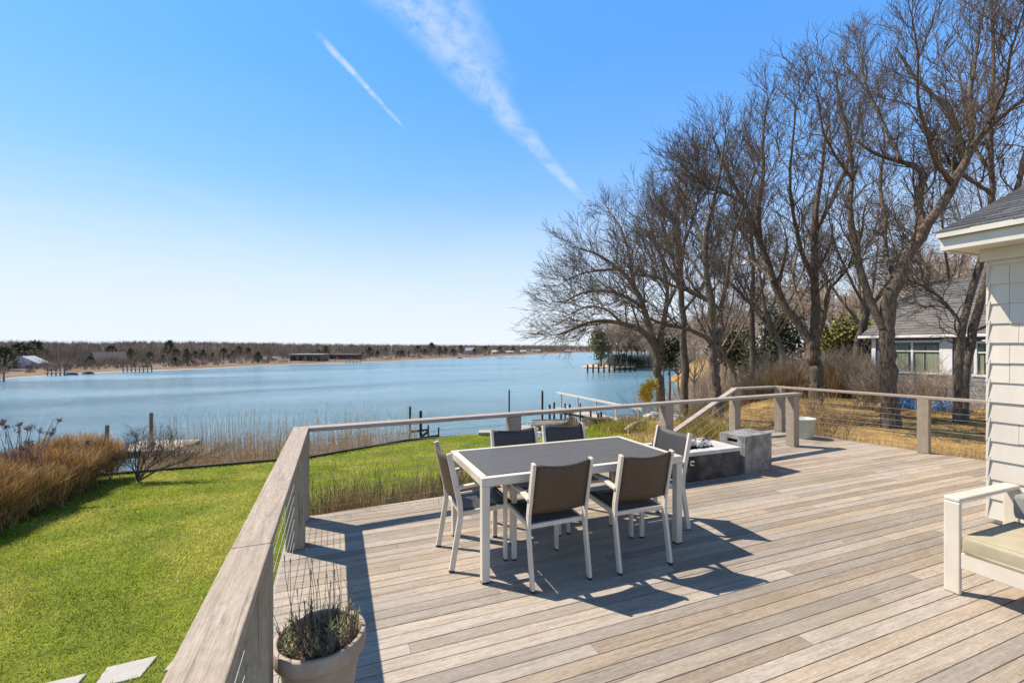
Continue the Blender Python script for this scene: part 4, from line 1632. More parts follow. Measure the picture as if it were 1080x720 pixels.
# dormant yard grass
x, y = scatter(150000, 6.0, 26, 4.0, 26, lambda x, y: (x > 6.2 + .25 * (y - 9)))
ok = (RNG.random(len(x)) < np.clip(9 / np.hypot(x, y), .2, 1)) & ~((x > 6.8) & (x < 8.3) & (y < 6.4)) & (y > 6.4 - (x - 8.0) * 1.0) & (shore_dist(x, y) > 1)
rnv = Vector((-rdir.y, rdir.x, 0))
rnv = rnv if rnv.x > 0 else -rnv
ok &= (((x - RA.x) * rnv.x + (y - RA.y) * rnv.y) > .15) | (y > 6.5)
x, y = x[ok], y[ok]
m_ = len(x)
v, f = blade_np(np.stack([x, y, ground_z(x, y) - .006], -1), RNG.uniform(.02, .06, m_), .006 + .0009 * np.hypot(x, y), RNG.uniform(.3, 1.3, m_), RNG.uniform(0, 6.283, m_), .5, 1)
o = np_mesh('yard_grass', v, f, MT['dry_grass'])
tag(o, 'golden dormant grass of the yard under the trees', 'grass', kind='stuff')


def blade_thing(name, label, cat, part, x, y, h, w, lean, mat, group=None, az=None, bend=.35, seg=2, zoff=-.02):
    cx, cy = float(np.mean(x)), float(np.mean(y))
    o = empty(name, (cx, cy, gz(cx, cy)), label=label, cat=cat, group=group)
    m_ = len(x)
    z = ground_z(x, y) + zoff - gz(cx, cy)
    az = RNG.uniform(0, 6.283, m_) if az is None else az
    v, f = blade_np(np.stack([x - cx, y - cy, z], -1), h, w, lean, az, bend, seg)
    np_mesh(part, v, f, mat, o)
    return o


def twig_stems(o, pts, h, seed, n_child=5, mat=None, r=.006, spread=(.3, .8), part='stems', lvls=2):
    """upright branching stems at local points -> one part"""
    rng = np.random.default_rng(seed)
    N = len(pts)
    P = [np.asarray(pts, float)]
    d = np.stack([rng.normal(0, .22, N), rng.normal(0, .22, N), np.ones(N)], -1)
    hh = h * rng.uniform(.6, 1.1, N)
    for j in range(5):
        d = d + rng.normal(size=(N, 3)) * .12
        d /= np.linalg.norm(d, axis=1, keepdims=True)
        P.append(P[-1] + d * (hh / 5)[:, None])
    P = np.stack(P, 1)
    Rr = np.linspace(r, r * .45, 6)[None] * np.ones((N, 1))
    V, Fq = tubes_np(P, Rr, 4)
    Vs, Fs, n = [V], [Fq], len(V)
    L = h * .42
    for l in range(lvls):
        P, Rr = grow(P, Rr, n_child, L, spread, .3, .18, 4, rng, umin=.2, rscale=.65, rmin=r * .42)
        V, Fq = tubes_np(P, Rr, 3)
        Vs.append(V)
        Fs.append(Fq + n)
        n += len(V)
        L *= .5
    return np_mesh(part, np.concatenate(Vs), np.concatenate(Fs), mat or MT['dark_twig'], o)


# long dry hedge on the left of the lawn
n = 90000
u, w = RNG.random(n), RNG.random(n)
yy = 3.2 + 9.3 * u
x0 = -4.38 + .05 * np.sin(yy * 2.1) + .06 * np.sin(yy * 5.3) - .12 * (yy < 6) * (6 - yy)
xx = x0 - w * 1.55
edge = np.minimum(w, 1 - w) * 2
tall = (1.0 + .16 * np.interp(yy, [3, 8, 12.4], [1, .95, .55]) + .07 * np.sin(yy * 1.7) + .05 * np.sin(yy * 4.1 + w * 6)) * (.70 + .32 * np.sqrt(edge))
hh = tall * RNG.uniform(.12, .42, n)
lift = np.clip(tall - hh * 1.05, 0, None) * RNG.random(n) ** .45
hd = blade_thing('hedge', 'long dry brown hedge along the left edge of the green lawn', 'hedge', 'foliage', xx, yy, hh,
                 RNG.uniform(.005, .013, n), RNG.uniform(.05, .95, n), MT['hedge'], bend=.3, zoff=lift - .02)
nn = 900
px_, py_ = -4.45 - RNG.random(nn) * 1.4, 3.3 + RNG.random(nn) * 9.0
twig_stems(hd, np.stack([px_ - hd.location.x, py_ - hd.location.y, ground_z(px_, py_) - hd.location.z], -1), .9, 5, 4, MT['dark_twig'], .0045, lvls=1)

# leafless shrub at the hedge end and the seed-head shrub at its left
b = on(163, 505, -1.22)
b = Vector((b.x - .25, b.y - .1, gz(b.x, b.y - .3)))
lim = []
for (dx, dz, r) in ((-.35, .62, .015), (-.05, .85, .018), (.25, .80, .017), (.7, .68, .017), (1.15, .55, .014), (1.5, .62, .012), (.5, .7, .013), (-.2, .7, .012)):
    p = [b, b + Vector((dx * .3 * CS, -dx * .3 * SN, dz * .42)), b + Vector((dx * CS + .1, -dx * SN, dz))]
    lim.append(([tuple(q) for q in p], [r, r * .75, r * .35]))
bare_tree('bare_shrub', 'leafless dark shrub at the end of the dry hedge by the water', 'shrub', tuple(b), lim,
          [dict(m=7, length=.5, spread=(.4, 1.1), up=.2, wig=.2, k=6, umin=.3, rmin=.005, sides=4, out=.2),
           dict(m=6, length=.28, spread=(.4, 1.0), up=.1, wig=.2, k=4, umin=.2, rmin=.0038, sides=3, both=2),
           dict(m=4, length=.15, spread=(.4, .9), up=.1, wig=.2, k=3, umin=.2, rmin=.003, sides=3)], 91, trunk_u=0, out_c=tuple(b))

b = at(22, 470, 7.6)
b = Vector((b.x, b.y, gz(b.x, b.y)))
o = empty('hydrangea', b, label='dry shrub with dark rounded seed heads rising behind the hedge at the left', cat='shrub')
rng = np.random.default_rng(3)
S, Hd = MB(), []
hv, hf, hn = [], [], 0
for k in range(30):
    a, rr = rng.uniform(0, 6.28), .75 * math.sqrt(rng.random())
    top = Vector((rr * math.cos(a) * 1.2, rr * math.sin(a) * .6, rng.uniform(1.25, 1.70) - .25 * rr))
    mid = Vector((top.x * .45 + rng.normal(0, .04), top.y * .45, top.z * .55))
    S.tube([(top.x * .25, top.y * .25, 0), mid, top], [.008, .006, .004], 4)
    for q in range(2):
        t2 = mid + Vector((rng.normal(0, .16), rng.normal(0, .12), rng.uniform(.2, .5)))
        S.tube([mid, (mid + t2) / 2 + Vector((.02, 0, 0)), t2], [.004, .0035, .002], 3)
    for tip in ([top] if k % 4 else []):
        nb = 60
        base = np.array([[tip.x, tip.y, tip.z - .02]] * nb) + rng.normal(0, .022, (nb, 3))
        v_, f_ = blade_np(base, rng.uniform(.02, .045, nb), rng.uniform(.012, .022, nb), rng.uniform(0, 1.9, nb), rng.uniform(0, 6.28, nb))
        hv.append(v_)
        hf.append(f_ + hn)
        hn += len(v_)
S.build('stems', M('shrub_stem', (.16, .11, .09), (.30, .22, .19), 6, .9), o)
np_mesh('seed_heads', np.concatenate(hv), np.concatenate(hf), M('seed_head', (.05, .033, .036), (.20, .105, .105), 6, .9, island=.5), o)

# reeds behind the bulkhead: clumps are things, stalk masses their parts
for k, (p0, p1, n, hgt, lab) in enumerate((
        (150, 235, 700, 2.0, 'tan reeds beyond the bulkhead, left clump next to the leafless shrub'),
        (235, 325, 640, 2.1, 'tan reeds beyond the bulkhead, clump just left of the deck corner post'),
        (325, 395, 440, 2.0, 'tan reeds beyond the bulkhead, clump seen through the back railing'),
        (395, 440, 150, 1.9, 'sparse tan reeds beyond the bulkhead, rightmost clump by the dark pilings'))):
    px = RNG.uniform(p0, p1, n)
    dY = RNG.uniform(.5, 3.4, n)
    q = np.array([on(a, np.interp(a, [145, 325, 430], [500, 485, 466]), -1.3) for a in px])
    rat = np.linalg.norm(q[:, :2], axis=1)
    q[:, :2] *= ((rat + dY) / rat)[:, None]
    z0 = -2.15
    cx, cy = q[:, 0].mean(), q[:, 1].mean()
    o = empty('reed_clump', (cx, cy, z0), label=lab, cat='reeds')
    h = hgt * .74 * RNG.uniform(.5, 1.0, n) * np.where(RNG.random(n) < .2, 1.28, .9)
    base = np.stack([q[:, 0] - cx, q[:, 1] - cy, np.zeros(n)], -1)
    d = np.stack([RNG.normal(0, .05, n), RNG.normal(0, .05, n), np.ones(n)], -1)
    P = np.stack([base, base + d * (h * .5)[:, None], base + d * h[:, None] + RNG.normal(0, .05, (n, 3))], 1)
    v, f = tubes_np(P, np.array([[.0055, .0042, .0022]]) * np.ones((n, 1)), 4)
    np_mesh('stalks', v, f, MT['reed'], o)
    # feathery plumes on the taller ones and leaves low down
    sel = RNG.random(n) < .38
    tips = P[sel, 2]
    m_ = 14
    b2 = np.repeat(tips, m_, 0) - np.array([0, 0, 1]) * RNG.uniform(0, .20, len(tips) * m_)[:, None]
    v, f = blade_np(b2, RNG.uniform(.04, .10, len(b2)), RNG.uniform(.003, .007, len(b2)), RNG.uniform(.1, .9, len(b2)), RNG.uniform(0, 6.28, len(b2)), .5)
    np_mesh('plumes', v, f, MT['reed'], o)
    nl = n * 7
    i = RNG.integers(0, n, nl)
    uu = RNG.uniform(0.15, .55, nl)[:, None]
    b3 = P[i, 0] * (1 - uu) + P[i, 2] * uu
    v, f = blade_np(b3, RNG.uniform(.12, .35, nl), RNG.uniform(.006, .014, nl), RNG.uniform(.2, .9, nl), RNG.uniform(0, 6.28, nl), .6)
    np_mesh('leaves', v, f, MT['stalk'], o)


def strip_pts(n, a, b, w, off):
    """points in a strip along a->b (x,y), w wide starting off to the left side of a->b"""
    a, b = np.array(a), np.array(b)
    t = RNG.random(n)
    d = (b - a) / np.linalg.norm(b - a)
    nn_ = np.array([-d[1], d[0]])
    p = a + (b - a) * t[:, None] + nn_ * (off + RNG.random(n) * w)[:, None]
    return p[:, 0], p[:, 1]


# dead perennials against the back of the deck
ba, bb = (c0 + bk * .05)[:2], (c0 + bk * 5.2)[:2]
x, y = strip_pts(15000, ba, bb, .85, .16)
cl = np.array([mnoise.noise((a * 2.6, b * 2.6, 1)) for a, b in zip(x, y)])
o = blade_thing('dead_perennials', 'row of dead tan stalks growing behind the back edge of the deck', 'plants', 'stalks', x, y,
                RNG.uniform(.55, 1.0, len(x)) * (.98 + .22 * cl), RNG.uniform(.005, .012, len(x)), RNG.uniform(0, .3, len(x)), MT['perennial'], bend=.3)
xs, ys = strip_pts(420, ba, bb, .7, .2)
twig_stems(o, np.stack([xs - o.location.x, ys - o.location.y, ground_z(xs, ys) - o.location.z], -1), .95, 21, 5, MT['dark_twig'], .005, lvls=1)
# low dead growth along the right edge of the deck
ra, rb = RA + rnv * .2, RA + rdir * 5 + rnv * .2
x, y = strip_pts(6500, (ra.x, ra.y), (rb.x, rb.y), .75, 0)
blade_thing('dead_perennials', 'low dead tan growth along the right edge of the deck', 'plants', 'stalks', x, y,
            RNG.uniform(.3, .86, len(x)), RNG.uniform(.006, .014, len(x)), RNG.uniform(0, .7, len(x)), MT['stalk'], bend=.5)
# dry bush at the planter
b = at(868, 440, 9.6)
o = empty('dry_bush', (b.x, b.y, gz(b.x, b.y)), label='bare brown bush behind the right railing next to the grey green planter', cat='shrub')
twig_stems(o, RNG.normal(0, .28, (60, 3)) * np.array([1.3, 1, 0]), 1.15, 31, 5, MT['stalk'], .006)
# weeds on the bank by the steps
for k, (px, py, Y, w, h, lab, mt) in enumerate((
        (738, 462, 9.6, .8, .75, 'olive weedy bush beside the steps, left of the foot of the big fork', 'olive'),
        (664, 452, 13.5, .6, .4, 'yellow green weeds on the rocky bank above the dock', 'olive'),
        (640, 452, 15.2, .8, .3, 'tufts of yellow grass at the top of the bank near the far chairs', 'grass'))):
    b = ground_hit(px, py)
    n = 1500
    x, y = b.x + RNG.normal(0, w * .6, n), b.y + RNG.normal(0, w * .5, n)
    o = blade_thing('weedy_bush', lab, 'shrub', 'foliage', x, y, h * RNG.uniform(.3, 1.1, n), RNG.uniform(.008, .02, n), RNG.uniform(0, .8, n), MT[mt], bend=.4)
    twig_stems(o, RNG.normal(0, w * .4, (40, 3)) * np.array([1, 1, 0]), h, 41 + k, 4, MT['stalk'], .005)


def leaf_cloud(n, cen, rad, size, rng=RNG, shell=.35, lumps=9):
    """leaf faces gathered in lumps through an ellipsoid"""
    lc = rng.normal(size=(lumps, 3))
    lc /= np.linalg.norm(lc, axis=1, keepdims=True)
    lc *= (rng.random(lumps) ** .4)[:, None] * .72
    i = rng.integers(0, lumps, n)
    p = lc[i] + rng.normal(size=(n, 3)) * .2
    p = p * np.array(rad) + np.array(cen)
    a = rng.normal(size=(n, 3))
    a /= np.linalg.norm(a, axis=1, keepdims=True)
    b = np.cross(a, rng.normal(size=(n, 3)))
    b /= np.linalg.norm(b, axis=1, keepdims=True) + 1e-9
    s = size * rng.uniform(.5, 1.4, n)[:, None]
    v = np.stack([p - a * s * .5, p + b * s * .35, p + a * s * .6, p - b * s * .35], 1)
    return v.reshape(-1, 3), np.arange(n * 4).reshape(n, 4)


# forsythia in flower by the water edge tree
b = at(684, 420, 19.5)
o = empty('forsythia', (b.x, b.y, gz(b.x, b.y)), label='small bush with bright yellow flowers left of the water edge tree', cat='shrub')
hb = 1.66 - (412 - CY) / F * 19.5 - gz(b.x, b.y)
twig_stems(o, RNG.normal(0, .2, (26, 3)) * np.array([1, 1, 0]), hb + .2, 61, 4, MT['stalk'], .007)
v, f = leaf_cloud(1900, (0, 0, hb), (.55, .5, .62), .07)
np_mesh('flowers', v, f, M('forsythia_flower', (.62, .42, .02), (.80, .60, .03), 4, .7, translucent=.3, island=.2), o)

# hedges and brush across the yard
for k, (pa, pb, Ya, Yb, w, h, nst, mt, nb, lab) in enumerate((
        (700, 772, 24, 21.5, 1.6, 2.0, 200, 'olive', 8200, 'yellow green shooting brush between the trees left of the sloping handrail'),
        (772, 850, 21.5, 20.5, 1.5, 1.75, 220, 'stalk', 7000, 'brown twiggy hedge across the yard, left half behind the stair landing'),
        (866, 925, 20.5, 20.0, 1.5, 1.85, 190, 'stalk', 7000, 'brown twiggy hedge across the yard, right half beside the neighbour house'),
        (905, 938, 19.0, 18.2, .8, .95, 60, 'olive', 1400, 'low yellow brush at the left corner of the neighbour house'))):
    A, B = at(pa, 400, Ya), at(pb, 400, Yb)
    x, y = strip_pts(nst, (A.x, A.y), (B.x, B.y), w, -.3)
    cx, cy = x.mean(), y.mean()
    o = empty('brush_hedge', (cx, cy, gz(cx, cy)), label=lab, cat='hedge')
    twig_stems(o, np.stack([x - cx, y - cy, ground_z(x, y) - gz(cx, cy)], -1), h, 80 + k, 5, MT['brush'], .009)
    x, y = strip_pts(nb, (A.x, A.y), (B.x, B.y), w, -.3)
    v, f = blade_np(np.stack([x - cx, y - cy, ground_z(x, y) - gz(cx, cy)], -1), h * RNG.uniform(.25, .95, nb), RNG.uniform(.012, .032, nb), RNG.uniform(0, .5, nb), RNG.uniform(0, 6.28, nb), .3)
    np_mesh('shoots', v, f, MT[mt], o)

# evergreens behind the hedge
MT['yew'] = M('dark_evergreen', (.016, .022, .010), (.06, .07, .03), 1.5, .8, island=.45)
MT['juniper'] = M('olive_evergreen', (.10, .11, .02), (.26, .25, .06), 1.2, .8, island=.4)
MT['pine'] = M('cove_pine', (.12, .11, .045), (.27, .235, .11), .5, .8, island=.45)
for k, (px, Y, zc, rad, n, sz, mt, lab) in enumerate((
        (895, 27, 2.0, (2.0, 1.6, 1.7), 5200, .16, 'juniper', 'olive green evergreen bush behind the brown hedge left of the neighbour roof'),
        (908, 25, .7, (2.0, 1.2, 1.5), 5200, .14, 'yew', 'near black evergreen bush directly behind the right half of the hedge'),
        (822, 33, 2.0, (2.4, 1.8, 2.7), 4200, .18, 'yew', 'dark evergreen tree behind the hedge in the middle of the yard'),
        (800, 31, .6, (2.6, 1.4, 1.6), 3400, .17, 'yew', 'low dark evergreen mass at the foot of the thin dark tree'),
        (772, 36, 1.4, (2.2, 1.6, 2.6), 3400, .18, 'yew', 'dark evergreen seen between the two forked trees'),
        (706, 40, .8, (1.6, 1.4, 2.2), 2600, .2, 'yew', 'small dark evergreen behind the slim straight tree'))):
    b = at(px, 380, Y)
    g0 = gz(b.x, b.y)
    o = empty('evergreen', (b.x, b.y, g0), label=lab, cat='evergreen')
    v, f = leaf_cloud(n, (0, 0, zc - g0), rad, sz, lumps=16)
    np_mesh('crown', v, f, MT[mt], o)
    MB().tube([(0, 0, -.1), (.05, 0, (zc - g0) * .6), (0, .05, zc - g0 + rad[2] * .6)], [.14, .1, .03], 8).build('trunk', MT['bark'], o, smooth=True)
# pine at the tip of the headland and its companions
for k, (px, Y, top, w, n, mt, lab) in enumerate((
        (634, 128, 346, 27, 3600, 'pine', 'olive pine at the tip of the wooded point across the cove'),
        (655, 126, 373, 18, 1200, 'yew', 'low dark evergreen on the wooded point just right of the olive pine'),
        (671, 125, 375, 24, 1300, 'yew', 'low dark evergreen at the beach end of the far dock'))):
    b = at(px, 390, Y)
    z0 = -3.9
    ztop = H - (top - CY) / F * Y
    rz = (ztop - z0) / 2
    o = empty('evergreen', (b.x, b.y, z0), label=lab, cat='evergreen')
    v, f = leaf_cloud(n, (0, 0, rz * 1.1), (w / F * Y / 2 * 1.15, w / F * Y / 2, rz * 1.05), .5, lumps=30)
    np_mesh('crown', v, f, MT[mt], o)
    MB().tube([(0, 0, -.3), (.1, 0, rz), (0, .1, rz * 1.7)], [.3, .2, .06], 8).build('trunk', MT['bark'], o, smooth=True)

# grey bare wood behind the yard: one tree built in three kinds, then copied
protos = []
for k in range(3):
    rng = np.random.default_rng(200 + k)
    h = 7.0
    L = [([(0, 0, 0), (.1, 0, h * .18), (.05, .1, h * .4)], [.11, .085, .06])]
    for j in range(6):
        a = j * 1.05 + rng.uniform(0, .6)
        st = np.array((.05, .05, h * rng.uniform(.2, .4)))
        o_ = np.array((math.cos(a), math.sin(a), 0))
        L.append(([st, st + o_ * h * .10 + np.array((0, 0, h * .14)), st + o_ * h * .22 + np.array((0, 0, h * .42))], [.06, .04, .015]))
    protos.append(bare_tree('grey_tree', None, None, (0, 0, 0), L,
                            [dict(m=7, length=1.7, spread=(.5, 1.1), up=.25, wig=.16, k=6, umin=.25, rmin=.012, sides=4, out=.3),
                             dict(m=6, length=.9, spread=(.4, 1.0), up=.2, wig=.2, k=4, umin=.2, rmin=.011, sides=3, both=2),
                             dict(m=4, length=.5, spread=(.4, .9), up=.2, wig=.2, k=3, umin=.2, rmin=.010, sides=3)], 300 + k,
                            bark=MT['pale_bark'], twig=MT['brush'], out_c=(0, 0, 2)))
spots = []
rng = np.random.default_rng(77)
for px, Y, s in ((700, 62, .9), (716, 52, .85), (733, 44, .8), (748, 58, 1.0), (764, 42, .85), (782, 50, .95), (800, 40, .85), (818, 46, 1.0), (836, 36, .85),
                 (850, 48, 1.05), (866, 34, .8), (884, 42, .95), (898, 36, .9), (914, 44, 1.05), (930, 32, .85), (946, 38, 1.0), (962, 34, 1.0), (978, 40, 1.2),
                 (996, 32, 1.05), (1012, 38, 1.2), (1030, 30, 1.05), (1050, 34, 1.15), (1075, 30, 1.1),
                 (758, 76, 1.2), (806, 70, 1.2), (842, 66, 1.2), (876, 60, 1.15), (918, 58, 1.2), (940, 52, 1.2), (690, 84, 1.0)):
    spots.append((px, Y, s))
used = set()
for i, (px, Y, s) in enumerate(spots):
    k = i % 3
    c = protos[k] if k not in used else copy_tree(protos[k])
    used.add(k)
    b = cam2w((px - CX) / F * Y, Y)
    c.location = (b.x, b.y, max(gz(b.x, b.y), -4) - .05)
    s *= 1.38
    c.scale = (s, s, s * rng.uniform(.85, 1.1))
    c.rotation_euler = (0, 0, rng.uniform(0, 6.28))
    tag(c, 'grey bare tree in the thicket behind the yard hedge and the neighbour house', 'tree', 'grey bare trees in the thicket behind the yard')
# headland wood: copies too
for i in range(44):
    px, Y = 640 + i * 3.4 + rng.uniform(-3, 3), rng.uniform(124, 142)
    c = copy_tree(protos[i % 3])
    b = cam2w((px - CX) / F * Y, Y)
    s = rng.uniform(1.5, 2.3)
    c.location = (b.x, b.y, -3.9)
    c.scale = (s, s, s)
    c.rotation_euler = (0, 0, rng.uniform(0, 6.28))
    tag(c, 'small grey bare tree in the wood on the point across the cove', 'tree', 'bare trees on the point across the cove')

# thicket behind the yard and on the point: leafless undergrowth reading as one mass
def thicket(label, n, pxa, pxb, Ya, Yb, h, w, zfun):
    px, Y = RNG.uniform(pxa, pxb, n), RNG.uniform(Ya, Yb, n)
    X = (px - CX) / F * Y
    x, y = X * CS + Y * SN, -X * SN + Y * CS
    v, f = blade_np(np.stack([x, y, zfun(x, y)], -1), h * RNG.uniform(.3, 1.1, n), w * RNG.uniform(.5, 1.3, n), RNG.uniform(0, .6, n), RNG.uniform(0, 6.28, n), .3)
    o = np_mesh('thicket', v, f, MT['brush'])
    tag(o, label, 'thicket', kind='stuff')


thicket('tangled leafless brush behind the yard hedge', 15000, 690, 1060, 40, 62, 3.0, .05, lambda x, y: ground_z(x, y) - .1)
thicket('tangled leafless brush on the point across the cove', 9000, 642, 780, 124, 140, 4.2, .14, lambda x, y: np.full(len(x), -4.0))
# rough weeds on the bank
x, y = scatter(60000, 5.5, 17, 9.5, 19, lambda x, y: RNG.random(len(x)) < np.clip(np.array([mnoise.noise((a * 1.1, b * 1.1, 5)) for a, b in zip(x, y)]) * 1.4 + .35, .04, 1))
kk = (RNG.random(len(x)) > lawn_mask(x, y)) & (shore_dist(x, y) > .3)
x, y = x[kk], y[kk]
v, f = blade_np(np.stack([x, y, ground_z(x, y) - .02], -1), RNG.uniform(.04, .20, len(x)), RNG.uniform(.008, .02, len(x)), RNG.uniform(.1, 1.2, len(x)), RNG.uniform(0, 6.28, len(x)), .5)
o = np_mesh('bank_weeds', v, f, MT['stalk'])
tag(o, 'dry weeds on the rocky bank above the dock', 'weeds', kind='stuff')

# rocks and a log on the bank
MT['rock'] = M('bank_rock', (.30, .26, .22), (.52, .47, .41), 5, .9, bump=.5)
for k, (px, py, Y, s, lab) in enumerate(((690, 443, 14.2, .22, 'pale rock on the bank behind the back railing, nearest the sloping handrail'),
                                          (678, 440, 13.6, .17, 'pale rock on the bank in the middle of the row'),
                                          (667, 445, 14.8, .14, 'small pale rock on the bank at the left of the row'),
                                          (716, 443, 14.4, .17, 'pale rock on the bank seen right of the back railing post'))):
    b = ground_hit(px, py)
    bm = bmesh.new()
    bmesh.ops.create_icosphere(bm, subdivisions=3, radius=1)
    for vv in bm.verts:
        nz = mnoise.noise(vv.co * 1.3 + Vector((k * 3.1, 0, 0))) * .45 + mnoise.noise(vv.co * 3.1 + Vector((k, 2, 0))) * .15
        vv.co *= 1 + nz
        vv.co = Vector((vv.co.x * s * 1.5, vv.co.y * s, vv.co.z * s * .8))
    me = bpy.data.meshes.new('rock')
    bm.to_mesh(me)
    bm.free()
    me.materials.append(MT['rock'])
    o = bpy.data.objects.new('rock', me)
    col.objects.link(o)
    o.location = (b.x, b.y, gz(b.x, b.y) + s * .35)
    tag(o, lab, 'rock', 'rocks on the bank')
b0, b1 = ground_hit(678, 450), ground_hit(660, 457)
b0.z, b1.z = gz(b0.x, b0.y) + .12, gz(b1.x, b1.y) + .09
o = MB().tube([b0, (b0 + b1) / 2 + Vector((0, 0, .05)), b1], [.09, .08, .06], 8).build('driftwood_log', M('driftwood', (.25, .2, .15), (.42, .36, .29), 8, .9, bump=.5), smooth=True)
tag(o, 'fallen pale log lying on the bank below the rocks', 'log')

# bare shrubs in front of the neighbour house
for k, (px, Y, h, lab) in enumerate(((992, 15.6, 1.5, 'thin bare shrub before the neighbour house, left of the twin stemmed tree'),
                                     (958, 17.2, 1.0, 'low bare shrub under the big window of the neighbour house'),
                                     (918, 16.8, 1.7, 'bare twiggy shrub left of the thickest tree trunk'))):
    b = cam2w((px - CX) / F * Y, Y)
    o = empty('bare_shrub', (b.x, b.y, gz(b.x, b.y)), label=lab, cat='shrub')
    twig_stems(o, RNG.normal(0, .42, (60, 3)) * np.array([1, 1, 0]), h, 130 + k, 5, MT['brush'], .009)
# ------------------------------------------------------------------ docks, pilings, boats
MT['dockwood'] = M('dock_wood', (.30, .26, .21), (.48, .43, .36), 6, .85, bump=.3, island=.2)
MT['darkpile'] = M('dark_piling', (.022, .017, .014), (.07, .055, .045), 8, .9, bump=.4, stretch=(1, 1, .3))
MT['pile'] = M('grey_piling', (.10, .085, .07), (.22, .19, .16), 8, .9, bump=.4, stretch=(1, 1, .3))


def piling(px, ytop, Y, w_px, label, mat='darkpile', group=None, zbot=-6.2):
    p = at(px, ytop, Y)
    o = MB().tube([(0, 0, zbot - p.z), (0, 0, -.03), (0, 0, 0)], [w_px / F * Y / 2] * 2 + [w_px / F * Y / 2 * .8], 12).build('piling', MT[mat], smooth=False)
    o.location = p
    tag(o, label, 'piling', group)
    return o


# broken dark landing just past the bulkhead
piling(432.5, 428.5, 19, 2.4, 'tallest dark piling of the broken landing beyond the bulkhead', group='dark pilings of the broken landing')
piling(443.7, 433, 19.4, 3.0, 'second tallest dark piling of the broken landing, right of the tallest', group='dark pilings of the broken landing')
piling(451.7, 448, 20.6, 1.7, 'short dark piling in the middle of the broken landing', group='dark pilings of the broken landing')
piling(462.6, 450.5, 21.2, 1.7, 'short dark piling at the right end of the broken landing', group='dark pilings of the broken landing')
o = empty('timber_bracing', at(445, 456, 19.8), label='dark cross timbers nailed between the pilings of the broken landing', cat='timbers')
for (a, b, Ya, Yb) in (((432, 455), (452, 453), 18.8, 20.5), ((443, 462), (463, 459), 19.2, 21.1), ((432, 468), (445, 461), 18.8, 19.3), ((443, 461), (452, 455), 19.2, 20.5)):
    MB().bar(at(*a, Ya) - o.location, at(*b, Yb) - o.location, .06, .09).build('timber', MT['darkpile'], o)
# two mooring poles
piling(537, 411, 32, 1.6, 'left of the two thin dark mooring poles standing in the water', group='mooring poles')
piling(572, 412, 32, 2.2, 'right of the two dark mooring poles, the thicker one', group='mooring poles')
# posts behind the hedge and platform
piling(113, 448, 12.5, 3.6, 'short grey piling behind the hedge left of the leafless shrub', 'pile')
piling(159.5, 435, 13.0, 3.4, 'tall grey piling standing behind the leafless shrub', 'pile')
a = at(165, 470, 13.2)
o = empty('wooden_float', (a.x, a.y, a.z), -YAW + .12, 'weathered wooden landing platform behind the leafless shrub', 'platform')
m = MB()
for i in range(9):
    m.box((-.78 + i * .195, 0, 0), (.185, 1.5, .04))
m.build('boards', MT['dockwood'], o)
m = MB()
for y in (-.7, .7):
    m.box((0, y, -.11), (1.75, .05, .16))
for x in (-.8, .8):
    for y in (-.62, .62):
        m.box((x, y, -1.6), (.1, .1, 2.9))
m.build('beams', MT['pile'], o)
m = MB()
for i in range(5):
    m.box((.95 + .1 * i, -.1, -.12 - .04 * i), (.095, 1.1, .035))
m.build('ramp', MT['dockwood'], o)

# main dock with white handrail
d0, d1 = at(592, 414.5, 37), at(676, 431.5, 30.0)
ZD = -3.45
o = empty('dock', (d0.x, d0.y, ZD), label='wooden dock with a pale handrail beyond the dining table', cat='dock')
L0, L1 = Vector((0, 0, 0)), Vector((d1.x - d0.x, d1.y - d0.y, 0))
dv = L1.normalized()
nv_ = Vector((dv.y, -dv.x, 0))
if nv_.y > 0:
    nv_ = -nv_
Ld = L1.length
m = MB()
k = 0
while k * .16 < Ld + .6:
    c = dv * (k * .16) + nv_ * .62
    m.bar(c - nv_ * .68, c + nv_ * .68, .148, .04)
    k += 1
m.build('planks', MT['dockwood'], o)
m = MB()
for q in (.05, 1.2):
    m.bar(nv_ * q + Vector((0, 0, -.13)), L1 + nv_ * q + Vector((0, 0, -.13)), .07, .2)
m.build('stringers', MT['pile'], o)
hr = d0.z - ZD
MB().bar(Vector((0, 0, hr)) - dv * .5, L1 + Vector((0, 0, d1.z - ZD)) + dv * .1, .14, .13).build('handrail', M('pale_rail', (.55, .52, .46), (.68, .65, .6), 4, .8), o)
for i in range(5):
    c = L1 * (i / 4 * .98)
    h = hr + (d1.z - ZD - hr) * i / 4
    MB().box((c.x, c.y, h / 2 - .02), (.1, .1, h)).build('rail_post', MT['dockwood'], o)
for i in range(4):
    for q in (0.02, 1.22):
        c = L1 * (i / 3) + nv_ * q
        MB().tube([(c.x, c.y, -2.6), (c.x, c.y, .35 if q > 1 else -.1)], .09, 8).build('pile', MT['darkpile'], o)

# dark pilings in front of the dock with cross timbers
for px, yt, Y, w, lab in ((584.5, 424, 33, 2.0, 'dark dock piling in front of the dock, farthest left'), (596, 425, 33.6, 1.6, 'slim dark dock piling, second from left'),
                          (601, 426, 31.6, 2.0, 'dark dock piling with a bracket, third from left'), (612, 425, 33, 1.6, 'slim dark dock piling, fourth from left'),
                          (623, 432, 29.5, 2.0, 'pale wet dock piling right of the wooden chairs'), (634, 434, 30, 2.2, 'dark dock piling by the dark boathouse box')):
    piling(px, yt, Y, w, lab, group='pilings in front of the dock')

